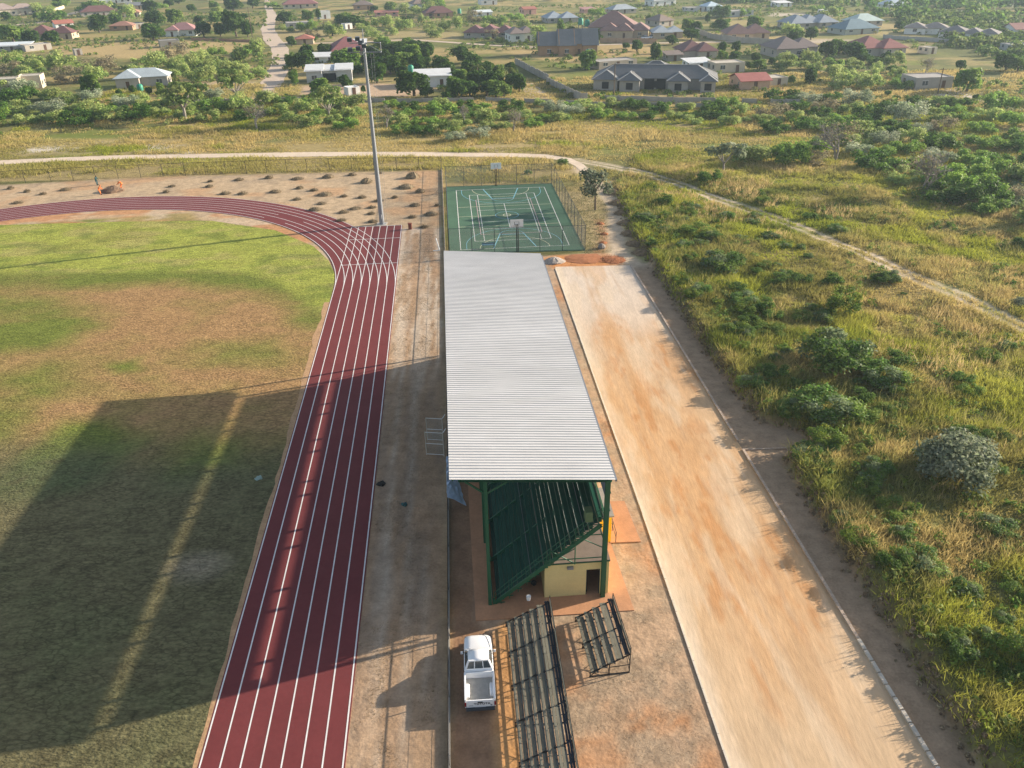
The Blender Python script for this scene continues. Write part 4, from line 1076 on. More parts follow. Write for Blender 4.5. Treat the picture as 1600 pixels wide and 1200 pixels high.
def heap(px_, py_, w_, h_, material, name, label, cat, group=None, straw=True):
    x, y, z = gpt(px_, py_); s = pxsize(px_, py_); rx, rz_ = w_ * s / 2, max(.12, h_ * s * .42)
    ring = []
    for f, hh in ((1.05, -.03), (.92, .3), (.68, .66), (.36, .93), (.08, 1.0)):
        ring.append([(rx * f * math.cos(t) * random.uniform(.8, 1.15), rx * .8 * f * math.sin(t) * random.uniform(.8, 1.15), rz_ * hh * random.uniform(.88, 1.1)) for t in np.linspace(0, 2 * PI, 15)[:-1]])
    b = MB().loft(ring, smooth=False)
    if straw:
        for _ in range(420):
            t, f = random.uniform(0, 2 * PI), math.sqrt(random.random()); p = Vector((rx * f * math.cos(t) * 1.1, rx * .85 * f * math.sin(t) * 1.1, rz_ * (1 - f * f) * .95))
            d = Vector((random.gauss(0, 1), random.gauss(0, 1), random.gauss(.35, .4))).normalized() * random.uniform(.18, .5); sd = Vector((-d.y, d.x, 0)).normalized() * .03
            b.add([p - sd, p + sd, p + d], [(0, 1, 2)])
    o = b.build(name, material); o.location = (x, y, z); return tag(o, label, cat, group)
heap(176, 299, 34, 20, mat('dark_soil', (.16, .105, .07), .95, var=.3, vscale=2, bump=.05, bscale=5), 'soil_mound', 'dark brown soil mound between the stooping workers', 'soil mound', None, False)
# heaps of cut grass on the bare ground
HP = [(423, 280, 22), (462, 279, 24), (516, 277, 26), (553, 274, 24), (575, 286, 34), (588, 272, 20), (646, 277, 44), (634, 293, 28), (657, 300, 32), (427, 299, 20), (466, 296, 20), (490, 299, 20), (507, 306, 22), (462, 313, 22), (538, 308, 16), (569, 308, 24), (592, 315, 18), (617, 308, 16), (552, 325, 18), (533, 333, 18), (583, 325, 14), (647, 322, 24), (578, 334, 14), (670, 335, 30), (645, 341, 22), (580, 346, 28), (490, 327, 24), (535, 345, 26), (660, 354, 26), (332, 283, 16), (373, 282, 18), (271, 291, 16), (325, 293, 16), (257, 300, 16), (350, 302, 18), (383, 304, 16), (45, 300, 20), (104, 297, 22), (20, 294, 18), (30, 318, 18), (66, 303, 14), (680, 322, 14), (500, 320, 14)]
for px_, py_, w_ in HP: heap(px_ + random.uniform(-4, 4), py_ + random.uniform(-1.5, 1.5), w_ * random.uniform(.45, 1.05), w_ * random.uniform(.25, .5), M['straw'], 'grass_heap', 'low heap of dried cut grass on the bare soil behind the bend', 'grass heap', 'heaps of cut grass on the bare soil')
for k, (px_, py_, w_) in enumerate([(948, 302, 30), (956, 318, 30), (962, 334, 26), (968, 350, 28), (975, 366, 30), (982, 382, 28), (992, 396, 30)]):
    heap(px_ + 10, py_, w_, w_ * .45, mat('clod_soil', (.235, .17, .105), .95, var=.3, vscale=2, bump=.06, bscale=4), 'spoil_heap', 'rough brown heap of dug soil along the ditch behind the court', 'spoil heap', 'dug soil heaps along the ditch')
for k, (px_, py_, w_) in enumerate([(938, 350, 13), (944, 366, 14), (942, 380, 14)]):
    heap(px_, py_, w_, 7, mat('red_soil', (.33, .13, .055), .95, var=.25, vscale=2), 'red_soil_heap', 'small heap of red soil in a row beside the court fence', 'soil heap', 'red soil heaps beside the court', False)

heap(866, 409, 34, 16, mat('grey_gravel', (.36, .31, .27), .95, var=.3, vscale=4, bump=.05, bscale=9), 'gravel_pile', 'small grey gravel pile at the far left corner of the dirt road', 'gravel pile', None, False)
heap(912, 404, 60, 4.5, mat('red_soil', (.33, .13, .055), .95, var=.25, vscale=2), 'red_soil_heap', 'wide low heap of red earth across the far end of the dirt road', 'soil heap', None, False)
heap(957, 406, 40, 4.5, mat('red_soil', (.33, .13, .055), .95, var=.25, vscale=2), 'red_soil_heap', 'red earth heap with dry twigs at the far right end of the dirt road', 'soil heap', None, True)

# ------------------------------------------------------------------ foliage prototypes
def leaf_cloud(lobes, n, size, cols, seed, droop=0.0, shell=(.72, 1.02), aspect=.55, flat=0.0):
    r = np.random.default_rng(seed); lobes = np.array(lobes, float)
    vol = (lobes[:, 3] * lobes[:, 4] + lobes[:, 4] * lobes[:, 5] + lobes[:, 3] * lobes[:, 5]); pick = r.choice(len(lobes), n, p=vol / vol.sum()); L = lobes[pick]
    d = r.normal(size=(n, 3)); d /= np.linalg.norm(d, axis=1)[:, None]; d[:, 2] = np.where(d[:, 2] < -.55, -d[:, 2], d[:, 2])
    rad = r.uniform(*shell, n)[:, None]
    P = L[:, :3] + d * L[:, 3:6] * rad
    nrm = d * .9 + r.normal(size=(n, 3)) * .75; nrm[:, 2] += .35 + flat; nrm /= np.linalg.norm(nrm, axis=1)[:, None]
    a = np.cross(nrm, r.normal(size=(n, 3))); a /= np.linalg.norm(a, axis=1)[:, None]; b = np.cross(nrm, a)
    s = size * r.uniform(.55, 1.3, n)[:, None]
    a2, b2 = a * s, b * s * aspect
    mid = nrm * s * .18
    V = np.stack([P - a2, P - b2 + mid, P + a2, P + b2 + mid], 1).reshape(-1, 3)
    cols = np.array(cols); lc = cols[r.integers(0, len(cols), len(lobes))][pick] * .6 + cols[r.integers(0, len(cols), n)] * .4
    c = lc * r.uniform(.7, 1.3, n)[:, None]
    F = np.arange(n * 4).reshape(-1, 4)
    return V, F, np.repeat(c, 4, 0)
def rand_lobes(seed, k, R, H, base, rl=(.34, .52), up=.5):
    r = np.random.default_rng(seed); out = [(0, 0, base + H * .45, R * .62, R * .62, H * .42)]
    for i in range(k):
        t = r.uniform(0, 2 * PI); q = math.sqrt(r.uniform(.15, 1)) * R * .66; z = base + H * (r.uniform(.22, .80)) * (1 - .35 * q / R); s = R * r.uniform(*rl)
        out.append((q * math.cos(t), q * math.sin(t), z, s, s, s * r.uniform(.7, .95) * H / (2 * R) * 1.6))
    return out
def trunk_mb(h, r, seed, R, limbs=5, lean_=.1):
    rr_ = random.Random(seed); b = MB(); p = Vector((0, 0, -.05)); q = Vector((rr_.uniform(-lean_, lean_), rr_.uniform(-lean_, lean_), h)); b.tube(p, q, r * 1.25, r * .8, 7)
    for k in range(limbs):
        t = 2 * PI * k / limbs + rr_.uniform(-.4, .4); e = q + Vector((math.cos(t) * R * .6, math.sin(t) * R * .6, R * rr_.uniform(.4, .9))); m_ = q.lerp(e, .5) + Vector((0, 0, -.06 * R)); b.tube(q - Vector((0, 0, .1)), m_, r * .6, r * .42, 5); b.tube(m_, e, r * .42, r * .15, 5)
    return b
def mb_mesh(b, name, material):
    o = b.build(name, material); me = o.data; bpy.data.objects.remove(o); return me
DKG = [(.040, .090, .014), (.058, .125, .018), (.078, .150, .024), (.105, .175, .030)]
OLV = [(0.161, 0.238, 0.063), (0.224, 0.301, 0.081), (0.123, 0.196, 0.05), (0.301, 0.336, 0.119)]
MID = [(0.097, 0.196, 0.035), (0.149, 0.257, 0.046), (0.216, 0.304, 0.054), (0.115, 0.196, 0.043)]
GRY = [(0.182, 0.227, 0.13), (0.247, 0.286, 0.182), (0.143, 0.182, 0.104), (0.312, 0.338, 0.24)]
LIM = [(0.19, 0.247, 0.029), (0.259, 0.293, 0.037), (0.144, 0.213, 0.028)]
BRN = [(.20, .17, .10), (.16, .15, .085), (.24, .20, .13)]
PR = {}
for i in range(4):   # round dense garden tree, unit crown radius 1
    V, F, c = leaf_cloud(rand_lobes(10 + i, 14, 1.0, 1.75, .14, (.30, .46)), 1700, .135, DKG if i != 3 else MID, 20 + i)
    PR['garden', i] = (np_mesh('crown', V, F, M['leaf'], c), mb_mesh(trunk_mb(.45, .09, i, .8), 'trunk', M['bark']))
for i in range(3):   # slender upright tree
    V, F, c = leaf_cloud(rand_lobes(40 + i, 11, .72, 2.6, .2), 1100, .13, MID if i else DKG, 50 + i)
    PR['upright', i] = (np_mesh('crown', V, F, M['leaf'], c), mb_mesh(trunk_mb(.6, .07, 5 + i, .5), 'trunk', M['bark']))
for i in range(3):   # open flat-topped acacia
    r_ = np.random.default_rng(60 + i); lb = []
    for k in range(13):
        t, q = r_.uniform(0, 2 * PI), math.sqrt(r_.random()) * .8; lb.append((q * math.cos(t), q * math.sin(t), 1.25 + r_.uniform(-.25, .3) - .25 * q, .30, .30, .13))
    V, F, c = leaf_cloud(lb, 1000, .085, OLV if i else GRY, 70 + i)
    PR['acacia', i] = (np_mesh('crown', V, F, M['leaf'], c), mb_mesh(trunk_mb(.55, .055, 9 + i, .95, 7), 'trunk', M['palebark']))
for i in range(1):
    V, F, c = leaf_cloud(rand_lobes(81, 22, 1.25, 1.75, .6, (.18, .30))[1:], 1250, .085, [(.12, .15, .09), (.17, .20, .13), (.21, .23, .16), (.10, .13, .08)], 82, shell=(.5, 1.1))
    PR['feather', i] = (np_mesh('crown', V, F, M['leaf'], c), mb_mesh(trunk_mb(1.0, .05, 12, .9, 8), 'trunk', M['bark']))
def bare(seed, depth=5):
    rr_ = random.Random(seed); b = MB()
    def br(p, d, ln, r, k):
        q = p + d * ln; b.tube(p, q, r, r * .68, 5 if k > 2 else 4, False)
        if k == 0: return
        for _ in range(3 if k > 1 else 4):
            dd = (d + Vector((rr_.gauss(0, .55), rr_.gauss(0, .55), rr_.gauss(.12, .3)))).normalized(); br(q, dd, ln * rr_.uniform(.6, .86), r * .64, k - 1)
    for s in range(2): br(Vector((0, 0, -.05)), Vector((rr_.uniform(-.35, .35), rr_.uniform(-.35, .35), 1)).normalized(), .52, .05, depth)
    return b
for i in range(2):
    V, F, c = leaf_cloud(rand_lobes(90 + i, 9, .9, 1.2, .7), 360, .055, BRN + OLV[:1], 95 + i, shell=(.2, 1.05))
    PR['bare', i] = (np_mesh('crown', V, F, M['leaf'], c), mb_mesh(bare(4 + i), 'trunk', M['palebark']))
for i in range(1):
    b = MB(); b.tube((0, 0, -.05), (.06, 0, 1.3), .07, .05, 7)
    V, F, C0 = [], [], []
    rr_ = random.Random(3)
    for k in range(16):
        t = 2 * PI * k / 16 + rr_.uniform(-.15, .15); ln = rr_.uniform(.75, 1.0); e = rr_.uniform(.15, .9); pv = None
        for j in range(7):
            u_ = j / 6; p = Vector((.06 + math.cos(t) * ln * u_, math.sin(t) * ln * u_, 1.3 + e * u_ - 1.0 * u_ * u_)); sd = Vector((-math.sin(t), math.cos(t), -.15)) * .11 * (1 - u_ * .8) * (.4 + u_ if u_ < .3 else 1)
            o_ = len(V); V += [tuple(p - sd), tuple(p + sd)]; C0 += [(.10, .13, .025)] * 2
            if j: F.append((o_ - 2, o_ - 1, o_ + 1, o_))
    PR['palm', 0] = (np_mesh('crown', V, F, M['leaf'], np.array(C0)), mb_mesh(b, 'trunk', M['bark']))
# bushes (one mesh each); radius 1, height ~1.3
for i, (pal, n_, sz) in enumerate(((MID, 1300, .10), (OLV, 1300, .10), (OLV, 1000, .11), (DKG, 1200, .11), (GRY, 1200, .09), (LIM, 1000, .10), (BRN, 900, .085))):
    V, F, c = leaf_cloud(rand_lobes(120 + i, 18, 1.12, 1.3, -.1, (.16, .34))[1:], int(n_ * 2.0), sz * .62, pal, 130 + i, shell=(.35, 1.22)); c = c * 1.40; PR['bush', i] = np_mesh('bush', V, F, M['leaf'], c)
for i, (pal, n_, sz) in enumerate(((GRY, 6500, .050), (MID + GRY[1:2], 4200, .055), (LIM + MID, 3200, .055), (DKG + MID, 3600, .055))):
    V, F, c = leaf_cloud(rand_lobes(150 + i, 24, 1.08, 1.35, -.05, (.15, .33))[1 if i else 0:], int(n_ * .9), sz, pal, 160 + i, shell=(.45, 1.18)); 
    st_V = []
    PR['nearbush', i] = np_mesh('bush', V, F, M['leaf'], c)

def tree(kind, i, px_, py_, wpx, label, group=None, name='tree', hs=1.0, xy=None, R=None):
    x, y, z = gpt(px_, py_) if xy is None else (xy[0], xy[1], gzs(*xy))
    R = R or wpx * pxsize(px_, py_) / 2
    cm, tm = PR[kind, i]; r = empty(name, (x, y, z), random.uniform(0, 6.28), label, name.replace('_', ' '), group); r.scale = (R, R, R * hs)
    link(bpy.data.objects.new('trunk', tm), r); link(bpy.data.objects.new('crown', cm), r)
    return r
def bush(kind, i, px_, py_, wpx, label, group=None, hs=1.0, xy=None, R=None):
    x, y, z = gpt(px_, py_) if xy is None else (xy[0], xy[1], gzs(*xy))
    R = R or wpx * pxsize(px_, py_) / 2
    o = link(bpy.data.objects.new('bush', PR[kind, i])); o.location = (x, y, z); o.rotation_euler = (0, 0, random.uniform(0, 6.28)); o.scale = (R * random.uniform(.9, 1.1), R * random.uniform(.9, 1.1), R * hs)
    return tag(o, label, 'bush', group)

# ------------------------------------------------------------------ village
CR_, GRW, WHT, TAN, BRK, BEI, PNK, DGR = (.62, .54, .42), (.37, .34, .30), (.72, .72, .70), (.46, .37, .27), (.40, .25, .155), (.50, .44, .34), (.58, .34, .28), (.26, .25, .23)
MAR, BRR, TPK, BLG, SLT, WBL, RED, PKR, TEA, GRN, BRO, ZNC = (.17, .065, .06), (.23, .115, .095), (.37, .265, .225), (.29, .36, .43), (.20, .21, .23), (.58, .66, .70), (.42, .115, .065), (.40, .17, .16), (.12, .22, .28), (.42, .55, .52), (.22, .155, .125), (.60, .62, .63)
def add_roof(b, x0, x1, y0, y1, z, kind, pit, ov=.55, caps=None):
    X0, X1, Y0, Y1 = x0 - ov, x1 + ov, y0 - ov, y1 + ov; w_, d_ = X1 - X0, Y1 - Y0; t = .14
    if kind == 'hip':
        hh = min(w_, d_) / 2 * pit
        if w_ >= d_: r0, r1 = (X0 + d_ / 2, (Y0 + Y1) / 2, z + hh), (X1 - d_ / 2, (Y0 + Y1) / 2, z + hh)
        else: r0, r1 = ((X0 + X1) / 2, Y0 + w_ / 2, z + hh), ((X0 + X1) / 2, Y1 - w_ / 2, z + hh)
        A = [(X0, Y0, z), (X1, Y0, z), (X1, Y1, z), (X0, Y1, z)]
        if w_ >= d_: fs = [(0, 1, 5, 4), (1, 2, 5), (2, 3, 4, 5), (3, 0, 4)]; hp = ((0, 4), (3, 4), (1, 5), (2, 5), (4, 5))
        else: fs = [(0, 1, 4), (1, 2, 5, 4), (2, 3, 5), (3, 0, 4, 5)]; hp = ((0, 4), (1, 4), (2, 5), (3, 5), (4, 5))
        V = A + [r0, r1]; b.add(V, fs); b.add([(x, y, z - t) for x, y, z in A], [(3, 2, 1, 0)])
        for k in range(4): p, q = A[k], A[(k + 1) % 4]; b.add([(p[0], p[1], p[2] - t), (q[0], q[1], q[2] - t), q, p], [(0, 1, 2, 3)])
        if caps is not None:
            for i, j in hp:
                if V[i] != V[j] and (Vector(V[i]) - Vector(V[j])).length > .3: caps.beam(Vector(V[i]) + Vector((0, 0, .03)), Vector(V[j]) + Vector((0, 0, .03)), .38, .08)
    elif kind == 'gable':
        hh = d_ / 2 * pit; ym = (Y0 + Y1) / 2
        for ya in (Y0, Y1):
            b.add([(X0, ya, z), (X1, ya, z), (X1, ym, z + hh), (X0, ym, z + hh), (X0, ya, z + t), (X1, ya, z + t), (X1, ym, z + hh + t), (X0, ym, z + hh + t)], [(4, 5, 6, 7) if ya == Y0 else (7, 6, 5, 4), (0, 1, 5, 4), (0, 3, 7, 4), (1, 2, 6, 5), (0, 1, 2, 3)])
    elif kind == 'mono':
        b.add([(X0, Y0, z - .3), (X1, Y0, z - .3), (X1, Y1, z + .5), (X0, Y1, z + .5), (X0, Y0, z - .18), (X1, Y0, z - .18), (X1, Y1, z + .62), (X0, Y1, z + .62)], [(4, 5, 6, 7), (3, 2, 1, 0), (0, 1, 5, 4), (1, 2, 6, 5), (2, 3, 7, 6), (3, 0, 4, 7)])
    else:
        b.box(x0 + .12, y0 + .12, z - .35, x1 - .12, y1 - .12, z - .22)
def house(label, l, r, wall_px, depth, kind, wc, rc, pit=.5, blocks=None, name='house', cat='house', nwin=None, caps=None, door=True, void=False, ov=.55, frames=True):
    (xa, ya), (xb, yb) = gp(*l), gp(*r); W = math.hypot(xb - xa, yb - ya); rz = math.atan2(yb - ya, xb - xa)
    ps = pxsize((l[0] + r[0]) / 2, (l[1] + r[1]) / 2); h = max(2.2, min(4.6, wall_px * ps * 1.02))
    ro = empty(name, (xa, ya, 0), rz, label, cat)
    bl = blocks or [(0, 1, 0, depth)]
    wb, rb = MB(), MB(); cp = MB() if caps else None; wins = []
    for k, q in enumerate(bl):
        x0, x1, y0, y1 = q[0] * W, q[1] * W, q[2], q[3]; hh = h + (q[4] if len(q) > 4 else 0) - .004 * k
        if kind == 'flat':
            t = .22; wb.box(x0, y0, -.1, x1, y0 + t, hh); wb.box(x0, y1 - t, -.1, x1, y1, hh); wb.box(x0, y0 + t, -.1, x0 + t, y1 - t, hh); wb.box(x1 - t, y0 + t, -.1, x1, y1 - t, hh)
        else: wb.box(x0 + .003 * k, y0, -.1, x1 - .003 * k, y1 - .005 * k, hh)
        if kind == 'gable' and pit > .9:
            for xf in (x0, x1 - .25):
                e2 = (y1 - y0) / 2 * pit + .9; wb.add([(xf, y0 - .2, 0), (xf + .25, y0 - .2, 0), (xf + .25, y0 - .2, hh + .5), (xf, y0 - .2, hh + .5), (xf, (y0 + y1) / 2, hh + e2), (xf + .25, (y0 + y1) / 2, hh + e2), (xf, y1 + .2, hh), (xf + .25, y1 + .2, hh)], [(0, 1, 2, 3), (3, 2, 5, 4), (4, 5, 7, 6), (0, 3, 4, 6), (1, 7, 5, 2)])
        if kind == 'gable':
            e = (y1 - y0) / 2 * pit; wb.add([(x0, y0, hh), (x0, (y0 + y1) / 2, hh + e), (x0, y1, hh)], [(0, 1, 2)]); wb.add([(x1, y0, hh), (x1, (y0 + y1) / 2, hh + e), (x1, y1, hh)], [(2, 1, 0)])
        add_roof(rb, x0, x1, y0, y1, hh + .02, kind, pit * (1 + .02 * k), ov, cp)
        n = nwin if nwin is not None else max(1, int((x1 - x0) / 4.2))
        for j in range(n):
            cx = x0 + (x1 - x0) * (j + .5) / n; ww = min(1.5, (x1 - x0) / n * .45); hid = any(o_ is not q and o_[2] < y0 and o_[0] * W - .8 < cx < o_[1] * W + .8 for o_ in bl)
            if not hid: wins.append(('f', cx, y0, ww, k == len(bl) // 2 and j == n // 2 and door))
        side = x0 if xa > 0 else x1
        if not any(o_ is not q and ((o_[1] * W >= side + .5 > o_[0] * W + .5) if xa < 0 else (o_[0] * W <= side - .5 < o_[1] * W - .5)) for o_ in bl) and y1 - y0 > 4:
            for j in range(2): wins.append(('s', side, y0 + (y1 - y0) * (j + .5) / 2, 1.1, False))
    wl = wb.build('wall', wallmat(wc), ro)
    rmesh = rb.build('roof', roofmat(rc), ro)
    if cp: cp.build('ridge_cap', mat('ridge_grey', (.36, .36, .355), .7), ro)
    for tp, a, c_, ww, isd in wins:
        if isd and not void:
            o = MB().box(a - .5, c_ - .06, .0, a + .5, c_ + .02, 2.1).build('door', mat('door_wood', (.10, .055, .035), .7), ro); continue
        z0, z1 = (.95, min(2.15, h - .35)) if not void else (.5, min(2.3, h - .4))
        if void: ww *= 1.25
        d = .09
        if tp == 'f':
            o = MB().box(a - ww / 2, c_ - .03, z0, a + ww / 2, c_ + .05, z1).build('window', M['dark'] if void else M['glass'], ro)
            if frames and not void: MB().box(a - ww / 2 - d, c_ - .06, z0 - d, a + ww / 2 + d, c_ + .02, z0).box(a - ww / 2 - d, c_ - .06, z1, a + ww / 2 + d, c_ + .02, z1 + d).box(a - .03, c_ - .06, z0, a + .03, c_ + .02, z1).build('frame', M['white'], o)
        else:
            s = -1 if xa > 0 else 1
            MB().box(min(a, a + s * .03), c_ - ww / 2, z0, max(a, a + s * .03), c_ + ww / 2, z1).build('window', M['dark'] if void else M['glass'], ro)
    ro['w'] = W
    del ro['w']
    return ro, W, h
